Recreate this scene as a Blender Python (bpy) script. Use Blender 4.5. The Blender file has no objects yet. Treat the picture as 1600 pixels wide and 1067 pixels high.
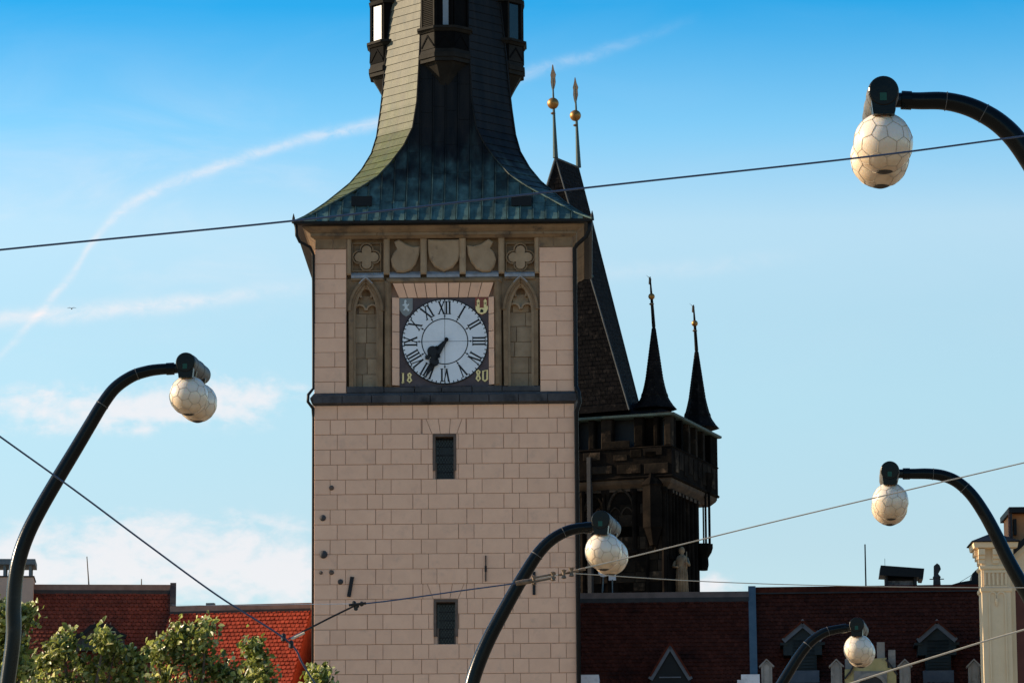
import bpy, bmesh, math, random
from math import radians as R, sin, cos, pi, sqrt, atan2
from mathutils import Vector, Matrix, Euler, Quaternion
random.seed(7)
S = bpy.context.scene
C = S.collection

# ------------------------------------------------------------------ camera
F, HOR, CZ = 6500.0, 1718.0, 1.7
TH = math.atan((HOR - 533.5) / F)
ROLL = R(0.38)
ct, st, cr, sr = cos(TH), sin(TH), cos(ROLL), sin(ROLL)
cam = bpy.data.cameras.new('camera'); camo = bpy.data.objects.new('camera', cam); C.objects.link(camo)
cam.sensor_width = 36; cam.lens = 36 * F / 1600; cam.clip_start = 0.5; cam.clip_end = 20000
camo.matrix_world = Matrix.Translation((0, 0, CZ)) @ Matrix.Rotation(pi / 2 + TH, 4, 'X') @ Matrix.Rotation(-ROLL, 4, 'Z')
S.camera = camo

# ------------------------------------------------------------------ light
SUN_AZ, SUN_EL = R(-79), R(20)          # azimuth from +Y (view direction), negative = to the left
sv = Vector((sin(SUN_AZ) * cos(SUN_EL), cos(SUN_AZ) * cos(SUN_EL), sin(SUN_EL)))
sl = bpy.data.lights.new('sun', 'SUN'); so = bpy.data.objects.new('sun', sl); C.objects.link(so)
sl.energy = 4.2; sl.angle = R(0.5); sl.color = (1.0, 0.79, 0.54)
so.rotation_euler = sv.to_track_quat('Z', 'Y').to_euler()
S.view_settings.view_transform = 'Standard'; S.view_settings.look = 'None'
S.view_settings.gamma = 1; S.view_settings.use_curve_mapping = False
S.view_settings.exposure = 1.1
S.cycles.max_bounces = 6; S.cycles.transparent_max_bounces = 8

# ------------------------------------------------------------------ pixel helpers (1600 x 1067 photograph)
def ray(px, py):
    a = (px - 800) / F; b = (533.5 - py) / F
    x = a * cr + b * sr; y = -a * sr + b * cr
    return (x, ct - y * st, st + y * ct)
def P(px, py, Y):
    d = ray(px, py); t = Y / d[1]
    return Vector((d[0] * t, Y, CZ + d[2] * t))
class Fr:
    """a building's own upright frame: u along the front, w into depth, z up"""
    def __init__(s, px, Y, yaw, row=800):
        p = P(px, row, Y); s.o = Vector((p.x, Y, 0)); s.yaw = R(yaw); s.c, s.s = cos(s.yaw), sin(s.yaw)
    def L(s, px, py, w=0.0):
        d = ray(px, py)
        a = -d[0] * s.s + d[1] * s.c; b = -s.o.x * s.s + s.o.y * s.c
        t = (w + b) / a
        x = t * d[0] - s.o.x; y = t * d[1] - s.o.y
        return (x * s.c + y * s.s, CZ + t * d[2])
    def U(s, px, w=0.0, row=800): return s.L(px, row, w)[0]
    def Z(s, py, w=0.0, px=None):
        if px is None:
            px = 800 + F * s.o.x / s.o.y
        return s.L(px, py, w)[1]
    def poly(s, pts, w=0.0): return [s.L(x, y, w) for x, y in pts]
    def loc(s, v):
        x, y = v[0] - s.o.x, v[1] - s.o.y
        return (x * s.c + y * s.s, -x * s.s + y * s.c, v[2])

# ------------------------------------------------------------------ world: Nishita sky, tinted, with clouds
W = bpy.data.worlds.new('World'); S.world = W; W.use_nodes = True
nt = W.node_tree; N = nt.nodes; Lk = nt.links
for n in list(N): N.remove(n)
def nd(t, **k):
    n = N.new(t)
    for a, b in k.items(): setattr(n, a, b)
    return n
def wmath(op, a, b=None, c=None, clamp=False):
    n = nd('ShaderNodeMath', operation=op, use_clamp=clamp)
    for i, v in enumerate((a, b, c)):
        if v is None: continue
        if isinstance(v, (int, float)): n.inputs[i].default_value = v
        else: Lk.new(v, n.inputs[i])
    return n.outputs[0]
def wramp(fac, stops, mode='LINEAR'):
    n = nd('ShaderNodeValToRGB'); n.color_ramp.interpolation = mode
    e = n.color_ramp.elements
    e[0].position, e[0].color = stops[0][0], (*stops[0][1], 1)
    e[1].position, e[1].color = stops[-1][0], (*stops[-1][1], 1)
    for p, c in stops[1:-1]:
        q = e.new(p); q.color = (*c, 1)
    Lk.new(fac, n.inputs[0]); return n.outputs[0]
def wmix(fac, a, b, typ='MIX'):
    n = nd('ShaderNodeMix', data_type='RGBA', blend_type=typ)
    for s, v in ((n.inputs[0], fac), (n.inputs[6], a), (n.inputs[7], b)):
        if isinstance(v, (int, float)): s.default_value = v
        elif isinstance(v, tuple): s.default_value = (*v, 1)
        else: Lk.new(v, s)
    return n.outputs[2]
tc = nd('ShaderNodeTexCoord'); sep = nd('ShaderNodeSeparateXYZ'); Lk.new(tc.outputs['Generated'], sep.inputs[0])
X, Y_, Z_ = sep.outputs
sky = nd('ShaderNodeTexSky', sky_type='NISHITA', sun_disc=False)
sky.sun_elevation = SUN_EL; sky.sun_rotation = SUN_AZ
sky.altitude = 200; sky.air_density = 1.0; sky.dust_density = 0.6; sky.ozone_density = 2.5
SKY_STRENGTH = 0.105
# tint by elevation (sine): eased to neutral above the view, to warm the light
tint = wramp(Z_, [(0.0, (0.93, 0.88, 0.79)), (0.13, (0.93, 0.88, 0.79)), (0.165, (1.0, 1.0, 0.86)), (0.185, (1.06, 1.04, 0.885)),
                  (0.206, (1.22, 1.14, 0.95)), (0.229, (0.62, 1.0, 1.01)), (0.258, (0.08, 0.70, 0.93)), (0.5, (0.35, 0.68, 0.90)), (1.0, (0.45, 0.72, 0.90))])
base = wmix(1.0, sky.outputs[0], tint, 'MULTIPLY')
# clouds, in a vertical plane at infinity in front (p = x/y, q = z/y)
ysafe = wmath('MAXIMUM', Y_, 0.05)
p_ = wmath('DIVIDE', X, ysafe); q_ = wmath('DIVIDE', Z_, ysafe)
front = wmath('GREATER_THAN', Y_, 0.06)
cmb = nd('ShaderNodeCombineXYZ'); Lk.new(p_, cmb.inputs[0]); Lk.new(q_, cmb.inputs[1])
def pq(px, py):
    d = ray(px, py); return d[0] / d[1], d[2] / d[1]
def noise(scale, detail, sx=1, sy=1, off=(0, 0, 0), rough=.55, dist=0):
    m = nd('ShaderNodeMapping'); m.inputs['Scale'].default_value = (sx, sy, 1); m.inputs['Location'].default_value = off
    Lk.new(cmb.outputs[0], m.inputs[0])
    n = nd('ShaderNodeTexNoise'); n.inputs['Scale'].default_value = scale; n.inputs['Detail'].default_value = detail
    n.inputs['Roughness'].default_value = rough; n.inputs['Distortion'].default_value = dist
    Lk.new(m.outputs[0], n.inputs[0]); return n.outputs[0]
def blob(px, py, rx, ry):
    cx, cy = pq(px, py)
    a = wmath('DIVIDE', wmath('SUBTRACT', p_, cx), rx / F); b = wmath('DIVIDE', wmath('SUBTRACT', q_, cy), ry / F)
    r2 = wmath('ADD', wmath('MULTIPLY', a, a), wmath('MULTIPLY', b, b))
    return wmath('EXPONENT', wmath('MULTIPLY', r2, -1.0))
def addn(*l):
    o = l[0]
    for x in l[1:]: o = wmath('ADD', o, x)
    return o
nz = noise(70, 8, 1, 1.7, (3.1, 1.7, 0), .58, .3)
nfine = noise(260, 6, 1, 1.5, (.3, 5.7, 0), .6)
dens = addn(blob(110, 640, 210, 40), blob(340, 622, 150, 42), blob(130, 878, 170, 66), blob(330, 862, 170, 62),
            blob(460, 910, 130, 50), blob(10, 885, 70, 40), blob(1110, 915, 70, 20))
dm = wmath('MULTIPLY', dens, 2.0, clamp=True)
cl = wmath('ADD', wmath('MULTIPLY', dens, .62), wmath('MULTIPLY', wmath('MULTIPLY', wmath('SUBTRACT', nz, .5), 1.9), dm))
cl = wmath('ADD', cl, wmath('MULTIPLY', wmath('MULTIPLY', wmath('SUBTRACT', nfine, .5), .6), dm))
ms = nd('ShaderNodeMapRange', interpolation_type='SMOOTHSTEP'); Lk.new(cl, ms.inputs[0]); ms.inputs[1].default_value = .14; ms.inputs[2].default_value = .85
cloudm = wmath('MULTIPLY', ms.outputs[0], .74)
# broad thin veil
wisp = noise(26, 7, .6, 1.5, (8, 2, 0), .6, .8)
wm = nd('ShaderNodeMapRange', interpolation_type='SMOOTHSTEP'); Lk.new(wisp, wm.inputs[0]); wm.inputs[1].default_value = .42; wm.inputs[2].default_value = .78
veil = wmath('MULTIPLY', wm.outputs[0], wmath('ADD', wmath('MULTIPLY', blob(250, 330, 420, 170), .30), .02))
# contrails: soft bands about curves q = f(p)
def trail(pts, width, streng, soft=1.0, seed=0):
    pts = [pq(*a) for a in pts]
    p0, p1 = pts[0][0], pts[-1][0]; q0 = min(b for a, b in pts); q1 = max(b for a, b in pts)
    n = nd('ShaderNodeFloatCurve'); cv = n.mapping.curves[0]
    tp = [((a - p0) / (p1 - p0), (b - q0) / (q1 - q0)) for a, b in pts]
    cv.points[0].location = tp[0]; cv.points[1].location = tp[-1]
    for t in tp[1:-1]: cv.points.new(*t)
    n.mapping.update()
    t = wmath('DIVIDE', wmath('SUBTRACT', p_, p0), p1 - p0)
    Lk.new(wmath('MINIMUM', wmath('MAXIMUM', t, 0.0), 1.0), n.inputs['Value'])
    f = wmath('ADD', wmath('MULTIPLY', n.outputs[0], q1 - q0), q0)
    wob = wmath('MULTIPLY', wmath('SUBTRACT', noise(120, 5, 1, 1, (seed, 0, 0)), .5), 16 / F)
    d = wmath('DIVIDE', wmath('ADD', wmath('SUBTRACT', q_, f), wob), width / F)
    g = wmath('EXPONENT', wmath('MULTIPLY', wmath('MULTIPLY', d, d), -1.0))
    inside = wmath('MULTIPLY', wmath('MULTIPLY', t, 14.0, clamp=True), wmath('MULTIPLY', wmath('SUBTRACT', 1.0, t), 2.4, clamp=True))
    tex = wmath('MULTIPLY', wmath('SUBTRACT', noise(170, 8, 1, 1.6, (seed, 4, 0), .65, .6), .22), 2.6, clamp=True)
    return wmath('MULTIPLY', wmath('MULTIPLY', wmath('MULTIPLY', g, inside), tex), streng)
con = addn(trail([(-40, 610), (10, 545), (70, 480), (115, 425), (150, 370), (190, 330), (250, 295), (320, 268), (400, 240), (480, 216), (590, 194), (700, 160), (830, 113), (960, 75), (1100, 22)], 9.5, .46, seed=1),
           trail([(-60, 505), (100, 490), (220, 480), (320, 468), (420, 455), (520, 445)], 13, .55, seed=5),
           trail([(900, 425), (980, 424), (1080, 420), (1200, 405), (1300, 392)], 14, .14, seed=9))
tot = wmath('MULTIPLY', wmath('MINIMUM', addn(cloudm, veil, con), .95), front)
CLOUD = (4.3, 4.05, 4.1)
colr = wmix(tot, base, CLOUD)
bg = nd('ShaderNodeBackground'); Lk.new(colr, bg.inputs[0]); bg.inputs[1].default_value = SKY_STRENGTH
ow = nd('ShaderNodeOutputWorld'); Lk.new(bg.outputs[0], ow.inputs[0])

# ------------------------------------------------------------------ materials
def mat(name, c1, c2=None, scale=2.0, rough=.8, bump=.25, bscale=30, metal=0.0, rand=0.0, spec=.3, stretch=(1, 1, 1),
        c3=None, s3=.7, t3=(.52, .68), seam=True, coat=0):
    m = bpy.data.materials.new(name); m.use_nodes = True
    t = m.node_tree; n = t.nodes; l = t.links
    b = n['Principled BSDF']
    b.inputs['Roughness'].default_value = rough; b.inputs['Metallic'].default_value = metal
    b.inputs['Specular IOR Level'].default_value = spec
    if coat: b.inputs['Coat Weight'].default_value = coat
    tco = n.new('ShaderNodeTexCoord'); oi = n.new('ShaderNodeObjectInfo')
    mu = n.new('ShaderNodeMath'); mu.operation = 'MULTIPLY'; mu.inputs[1].default_value = 53.0; l.new(oi.outputs['Random'], mu.inputs[0])
    va = n.new('ShaderNodeVectorMath'); va.operation = 'ADD'; l.new(tco.outputs['Object'], va.inputs[0])
    if rand: l.new(mu.outputs[0], va.inputs[1])
    mp = n.new('ShaderNodeMapping'); mp.inputs['Scale'].default_value = stretch; l.new(va.outputs[0], mp.inputs[0])
    no = n.new('ShaderNodeTexNoise'); no.inputs['Scale'].default_value = scale; no.inputs['Detail'].default_value = 7; no.inputs['Roughness'].default_value = .62
    l.new(mp.outputs[0], no.inputs[0])
    rp = n.new('ShaderNodeValToRGB'); e = rp.color_ramp.elements
    e[0].position = .32; e[1].position = .68; e[0].color = (*c1, 1); e[1].color = (*(c2 or c1), 1)
    l.new(no.outputs[0], rp.inputs[0]); col = rp.outputs[0]
    if c3:
        n3 = n.new('ShaderNodeTexNoise'); n3.inputs['Scale'].default_value = s3; n3.inputs['Detail'].default_value = 8; n3.inputs['Roughness'].default_value = .65
        l.new(mp.outputs[0], n3.inputs[0])
        mr = n.new('ShaderNodeMapRange'); mr.interpolation_type = 'SMOOTHSTEP'; mr.inputs[1].default_value, mr.inputs[2].default_value = t3
        l.new(n3.outputs[0], mr.inputs[0])
        mx = n.new('ShaderNodeMix'); mx.data_type = 'RGBA'; l.new(mr.outputs[0], mx.inputs[0]); l.new(col, mx.inputs[6]); mx.inputs[7].default_value = (*c3, 1); col = mx.outputs[2]
    if rand:
        mr = n.new('ShaderNodeMapRange'); mr.inputs[3].default_value = 1 - rand; mr.inputs[4].default_value = 1 + rand; l.new(oi.outputs['Random'], mr.inputs[0])
        mx = n.new('ShaderNodeVectorMath'); mx.operation = 'SCALE'; l.new(col, mx.inputs[0]); l.new(mr.outputs[0], mx.inputs['Scale']); col = mx.outputs[0]
    l.new(col, b.inputs['Base Color'])
    if bump:
        nb = n.new('ShaderNodeTexNoise'); nb.inputs['Scale'].default_value = bscale; nb.inputs['Detail'].default_value = 6; l.new(va.outputs[0], nb.inputs[0])
        bp = n.new('ShaderNodeBump'); bp.inputs['Strength'].default_value = bump; bp.inputs['Distance'].default_value = .02
        l.new(nb.outputs[0], bp.inputs['Height']); l.new(bp.outputs[0], b.inputs['Normal'])
    return m
M = {}
M['ashlar'] = mat('pink_ashlar', (.71, .425, .28), (.79, .48, .315), 1.6, .9, .22, 25, rand=.035, c3=(.60, .375, .26), s3=2.0, t3=(.52, .8))
M['mortar'] = mat('mortar', (.41, .255, .175), (.48, .305, .21), 3, .95)
M['side'] = mat('side_render', (.36, .27, .21), (.46, .35, .27), 1.2, .9)
M['stone'] = mat('brown_sandstone', (.15, .094, .050), (.27, .175, .098), 1.7, .9, .4, 18, c3=(.075, .06, .052), s3=1.1, t3=(.54, .72))
M['stone_l'] = mat('light_sandstone', (.25, .175, .105), (.36, .26, .165), 2.2, .9, .35, 18, rand=.22, c3=(.10, .08, .06), s3=1.5, t3=(.58, .75))
M['stone_s'] = mat('shield_stone', (.27, .18, .105), (.37, .255, .155), 2.2, .9, .35, 18, rand=.10, c3=(.13, .09, .06), s3=1.5, t3=(.58, .75))
M['ledge'] = mat('skylit_ledge', (.36, .35, .35), (.22, .20, .19), 3, .8)  # whitish skylight on upper edges, put into the stone colour
M['sill'] = mat('dark_sill_stone', (.035, .034, .036), (.075, .07, .07), 1.6, .85, .3, 14, c3=(.02, .02, .022), s3=.9)
M['cornice'] = mat('cornice_stone', (.17, .115, .068), (.26, .18, .11), 1.3, .9, .3, 16, c3=(.10, .075, .055), s3=1.5)
def copper_mat(name, rand):
    m = mat(name, (.085, .148, .132), (.036, .066, .062), 1.1, .6, .25, 14, metal=0.0, rand=rand, spec=.16, stretch=(3.0, 3.0, .35))
    t = m.node_tree; n = t.nodes; l = t.links; b = n['Principled BSDF']
    src = b.inputs['Base Color'].links[0].from_socket
    tco = n.new('ShaderNodeTexCoord'); sp = n.new('ShaderNodeSeparateXYZ'); l.new(tco.outputs['Object'], sp.inputs[0])
    mp = n.new('ShaderNodeMapping'); mp.inputs['Scale'].default_value = (2.6, 2.6, .10); l.new(tco.outputs['Object'], mp.inputs[0])
    no = n.new('ShaderNodeTexNoise'); no.inputs['Scale'].default_value = 1.0; no.inputs['Detail'].default_value = 7; l.new(mp.outputs[0], no.inputs[0])
    a = n.new('ShaderNodeMath'); a.operation = 'MULTIPLY_ADD'; a.inputs[1].default_value = 5.0; l.new(no.outputs[0], a.inputs[0]); l.new(sp.outputs[2], a.inputs[2])
    mr = n.new('ShaderNodeMapRange'); mr.interpolation_type = 'SMOOTHSTEP'; mr.inputs[1].default_value = 34.3; mr.inputs[2].default_value = 38.2; l.new(a.outputs[0], mr.inputs[0])
    n2 = n.new('ShaderNodeTexNoise'); n2.inputs['Scale'].default_value = 1.6; n2.inputs['Detail'].default_value = 8; l.new(mp.outputs[0], n2.inputs[0])
    rp = n.new('ShaderNodeValToRGB'); e = rp.color_ramp.elements; e[0].position = .35; e[1].position = .7; e[0].color = (.003, .003, .003, 1); e[1].color = (.013, .0105, .0085, 1)
    l.new(n2.outputs[0], rp.inputs[0])
    mx = n.new('ShaderNodeMix'); mx.data_type = 'RGBA'; l.new(mr.outputs[0], mx.inputs[0]); l.new(src, mx.inputs[6]); l.new(rp.outputs[0], mx.inputs[7])
    l.new(mx.outputs[2], b.inputs['Base Color'])
    return m
M['copper'] = copper_mat('patinated_copper', .26)
M['copper_b'] = mat('sunlit_copper_tiles', (.058, .056, .036), (.110, .102, .064), 1.0, .6, .2, 12, rand=.07, spec=.3, stretch=(2.5, 2.5, .5), c3=(.06, .064, .045), s3=.9)  # lighter tan copy of the roof copper, sunlight put into its colour
def add_green(m):
    t = m.node_tree; n = t.nodes; l = t.links; b = n['Principled BSDF']; src = b.inputs['Base Color'].links[0].from_socket
    tco = n.new('ShaderNodeTexCoord'); mp = n.new('ShaderNodeMapping'); mp.inputs['Scale'].default_value = (3.5, 3.5, .22); l.new(tco.outputs['Object'], mp.inputs[0])
    no = n.new('ShaderNodeTexNoise'); no.inputs['Scale'].default_value = 1.0; no.inputs['Detail'].default_value = 8; l.new(mp.outputs[0], no.inputs[0])
    sp = n.new('ShaderNodeSeparateXYZ'); l.new(tco.outputs['Object'], sp.inputs[0])
    a = n.new('ShaderNodeMath'); a.operation = 'MULTIPLY_ADD'; a.inputs[1].default_value = 6.0; l.new(no.outputs[0], a.inputs[0]); l.new(sp.outputs[2], a.inputs[2])
    mr = n.new('ShaderNodeMapRange'); mr.interpolation_type = 'SMOOTHSTEP'; mr.inputs[1].default_value = 36.0; mr.inputs[2].default_value = 42.5; mr.inputs[3].default_value = 1; mr.inputs[4].default_value = 0
    l.new(a.outputs[0], mr.inputs[0])
    mx = n.new('ShaderNodeMix'); mx.data_type = 'RGBA'; mx.blend_type = 'MULTIPLY'; l.new(mr.outputs[0], mx.inputs[0]); l.new(src, mx.inputs[6]); mx.inputs[7].default_value = (.86, 1.10, .50, 1)
    l.new(mx.outputs[2], b.inputs['Base Color'])
add_green(M['copper_b'])
M['roof_under'] = mat('roof_underlay', (.012, .014, .014), (.02, .022, .02), 3, .8)
M['oriel'] = mat('dark_oriel_wood', (.003, .003, .003), (.006, .0055, .005), 2, .8, .2, 20, spec=.04)
M['oriel_t'] = mat('oriel_trim', (.012, .0105, .0085), (.023, .020, .016), 2, .7, .2, 20, spec=.06)
M['blind'] = mat('pale_blind', (.15, .18, .20), (.21, .24, .26), 1.5, .35, .05, spec=.5)
M['gutter'] = mat('gutter_metal', (.004, .005, .006), (.008, .009, .010), 3, .55, .1, spec=.2)
M['dial'] = mat('dial_enamel', (.66, .68, .69), (.76, .775, .78), 1.2, .5, .03, spec=.4, c3=(.58, .58, .57), s3=2.2, t3=(.55, .8))
M['dialpanel'] = mat('dial_panel', (.070, .052, .054), (.105, .08, .08), 2.5, .8, .2)
M['black'] = mat('black_iron', (.006, .006, .007), (.010, .010, .011), 4, .55, .1)
M['gold'] = mat('gold_paint', (.80, .62, .24), (.88, .70, .32), 3, .45, .05, spec=.5)
M['goldball'] = mat('gilded_copper', (.25, .12, .035), (.36, .19, .055), 4, .45, .1, metal=.8)
M['silver'] = mat('silver_paint', (.50, .56, .56), (.58, .62, .6), 3, .5, .05)
M['greyshield'] = mat('grey_shield_paint', (.19, .205, .20), (.24, .25, .235), 3, .6, .05)
M['redpaint'] = mat('red_shield_paint', (.22, .06, .035), (.28, .08, .05), 3, .6, .05)
M['winframe'] = mat('dark_window_stone', (.085, .060, .046), (.13, .095, .075), 3, .9)
M['glass'] = mat('dark_glass', (.004, .005, .007), (.009, .011, .014), 3, .15, .05, spec=.3)
M['lead'] = mat('lead_lattice', (.016, .018, .021), (.026, .029, .034), 3, .6, spec=.15)
M['soot'] = mat('sooty_sandstone', (.0035, .003, .0028), (.013, .0098, .0075), .9, .95, .8, 7, c3=(.042, .029, .019), s3=.8, t3=(.56, .80), spec=.02)
M['soot_b'] = mat('sooty_block', (.006, .005, .0042), (.020, .0148, .0105), 1.2, .95, .7, 7, rand=.9, c3=(.075, .05, .032), s3=.9, t3=(.55, .74), spec=.02)
M['warmstone'] = mat('sunlit_sandstone', (.028, .018, .011), (.075, .047, .027), 1.6, .9, .6, 8)  # lit band under the gallery, sunlight put into the stone colour
M['slate'] = mat('slate_roof', (.005, .0042, .004), (.011, .0092, .0085), 2.2, .8, .8, 6, c3=(.026, .02, .016), s3=3, spec=.03)
M['leadstrip'] = mat('lead_flashing', (.05, .055, .056), (.08, .085, .085), 2, .7, spec=.1)
M['verdigris'] = mat('verdigris_gutter', (.03, .05, .047), (.05, .085, .078), 2, .7)
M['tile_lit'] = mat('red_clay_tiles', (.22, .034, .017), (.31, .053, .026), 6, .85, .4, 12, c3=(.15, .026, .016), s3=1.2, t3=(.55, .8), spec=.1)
M['tile_dull'] = mat('dull_clay_tiles', (.125, .032, .019), (.19, .047, .026), 6, .9, .4, 12, c3=(.075, .028, .019), s3=.5, t3=(.5, .75), spec=.08)  # brownish clay; its lack of sun is put into the colour too
M['tile_dark'] = mat('shaded_clay_tiles', (.056, .0145, .0085), (.098, .0255, .0145), 6, .9, .4, 12, c3=(.028, .010, .007), s3=.7, t3=(.5, .75), spec=.06)  # same clay painted darker: the shade on these roofs is in the colour
def per_piece(m, lo, hi):
    t = m.node_tree; n = t.nodes; l = t.links; b = n['Principled BSDF']; src = b.inputs['Base Color'].links[0].from_socket
    ge = n.new('ShaderNodeNewGeometry'); mr = n.new('ShaderNodeMapRange'); mr.inputs[3].default_value = lo; mr.inputs[4].default_value = hi; l.new(ge.outputs['Random Per Island'], mr.inputs[0])
    sc_ = n.new('ShaderNodeVectorMath'); sc_.operation = 'SCALE'; l.new(src, sc_.inputs[0]); l.new(mr.outputs[0], sc_.inputs['Scale']); l.new(sc_.outputs[0], b.inputs['Base Color'])
for k_ in ('tile_lit', 'tile_dull', 'tile_dark'): per_piece(M[k_], .80, 1.20)
M['ridge'] = mat('ridge_cap', (.15, .105, .085), (.22, .16, .13), 3, .85)
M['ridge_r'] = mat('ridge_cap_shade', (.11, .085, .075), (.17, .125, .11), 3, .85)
M['darktrim'] = mat('dark_trim', (.028, .026, .026), (.045, .042, .04), 3, .8)
M['plaster'] = mat('old_plaster', (.36, .28, .22), (.45, .36, .29), 1.2, .9)
M['white'] = mat('white_plaster', (.60, .60, .62), (.68, .67, .68), 2, .85, c3=(.5, .49, .5), s3=2)
M['cream'] = mat('cream_stucco', (.66, .49, .295), (.73, .555, .35), 1.1, .85, .15, 20, c3=(.53, .395, .24), s3=1.7, t3=(.56, .8))
M['yellow'] = mat('yellow_attic_stone', (.36, .29, .12), (.46, .38, .18), 2.5, .9, .4, 14, c3=(.22, .19, .12), s3=2)
M['post'] = mat('grey_attic_stone', (.21, .19, .165), (.29, .265, .235), 2.5, .9, .4, 14, rand=.10, c3=(.15, .14, .12), s3=2)
M['zinc'] = mat('blue_grey_zinc', (.075, .105, .12), (.105, .14, .155), 2, .6, .08)
M['bargeboard'] = mat('grey_bargeboard', (.075, .085, .10), (.11, .12, .135), 3, .7)
M['teal'] = mat('dark_teal_boards', (.009, .015, .016), (.015, .024, .025), 2, .7)
M['brick'] = mat('brick_red_wall', (.085, .028, .022), (.12, .042, .03), 2, .85)
M['orange'] = mat('orange_stucco', (.50, .20, .085), (.62, .28, .12), 2, .85)
M['lampmetal'] = mat('black_lamp_paint', (.0025, .0035, .0035), (.005, .0062, .006), 3, .22, .06, 40, spec=.16, c3=(.012, .012, .011), s3=6, t3=(.62, .72))
M['drumside'] = mat('weathered_drum', (.05, .046, .04), (.10, .092, .08), 5, .55, .2, 30, spec=.4)
M['sticker'] = mat('green_sticker', (.008, .06, .042), (.012, .075, .05), 5, .7)
M['net'] = mat('globe_wire', (.30, .24, .17), (.40, .33, .24), 5, .7)
M['grime'] = mat('globe_cap_grime', (.03, .025, .02), (.06, .048, .038), 8, .8)
M['cable'] = mat('dark_cable', (.035, .055, .10), (.045, .07, .12), 4, .5, .05)
M['cable_l'] = mat('pale_cable', (.42, .36, .27), (.50, .43, .33), 4, .55, .05)
M['fitting'] = mat('rusty_fitting', (.10, .07, .045), (.20, .14, .09), 12, .6, .2, 40, metal=.2)
M['bark'] = mat('bark', (.07, .05, .035), (.13, .10, .075), 6, .9, .6, 12)
M['cobbles'] = mat('street_cobbles', (.26, .22, .165), (.35, .295, .22), 1.5, .9, .5, 6)
M['grass'] = mat('open_ground', (.27, .225, .165), (.34, .28, .205), .02, .95, .2, 2)

def globe_mat():
    m = bpy.data.materials.new('milk_glass'); m.use_nodes = True
    t = m.node_tree; n = t.nodes; l = t.links; b = n['Principled BSDF']
    b.inputs['Roughness'].default_value = .22; b.inputs['Specular IOR Level'].default_value = .5
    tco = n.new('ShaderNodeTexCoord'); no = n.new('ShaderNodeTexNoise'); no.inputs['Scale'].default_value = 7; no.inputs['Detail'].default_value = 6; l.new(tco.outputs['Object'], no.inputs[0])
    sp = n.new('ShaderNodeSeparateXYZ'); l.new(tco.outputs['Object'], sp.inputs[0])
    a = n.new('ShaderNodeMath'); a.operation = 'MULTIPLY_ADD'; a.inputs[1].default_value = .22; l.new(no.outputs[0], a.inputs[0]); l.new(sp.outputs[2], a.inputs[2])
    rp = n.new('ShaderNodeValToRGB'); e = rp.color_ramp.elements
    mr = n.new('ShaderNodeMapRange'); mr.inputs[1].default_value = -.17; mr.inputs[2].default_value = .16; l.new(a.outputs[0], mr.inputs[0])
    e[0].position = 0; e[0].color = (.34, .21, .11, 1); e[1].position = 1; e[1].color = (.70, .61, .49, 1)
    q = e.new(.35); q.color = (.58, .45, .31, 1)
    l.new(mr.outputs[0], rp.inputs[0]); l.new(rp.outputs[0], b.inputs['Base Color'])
    b.inputs['Subsurface Weight'].default_value = .35; b.inputs['Subsurface Radius'].default_value = (.25, .17, .10); b.inputs['Subsurface Scale'].default_value = .5
    return m
M['globe'] = globe_mat()
def leaf_mat():
    m = bpy.data.materials.new('leaves'); m.use_nodes = True
    t = m.node_tree; n = t.nodes; l = t.links; b = n['Principled BSDF']; out = n['Material Output']
    ge = n.new('ShaderNodeNewGeometry')
    rp = n.new('ShaderNodeValToRGB'); e = rp.color_ramp.elements
    e[0].color = (.045, .06, .011, 1); e[1].color = (.66, .63, .30, 1); q = e.new(.5); q.color = (.20, .23, .042, 1); q = e.new(.85); q.color = (.42, .42, .11, 1)
    l.new(ge.outputs['Random Per Island'], rp.inputs[0]); l.new(rp.outputs[0], b.inputs['Base Color'])
    b.inputs['Roughness'].default_value = .33; b.inputs['Specular IOR Level'].default_value = .55
    tr = n.new('ShaderNodeBsdfTranslucent'); l.new(rp.outputs[0], tr.inputs[0])
    mx = n.new('ShaderNodeMixShader'); mx.inputs[0].default_value = .5
    l.new(b.outputs[0], mx.inputs[1]); l.new(tr.outputs[0], mx.inputs[2]); l.new(mx.outputs[0], out.inputs[0])
    return m
M['leaf'] = leaf_mat()

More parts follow.
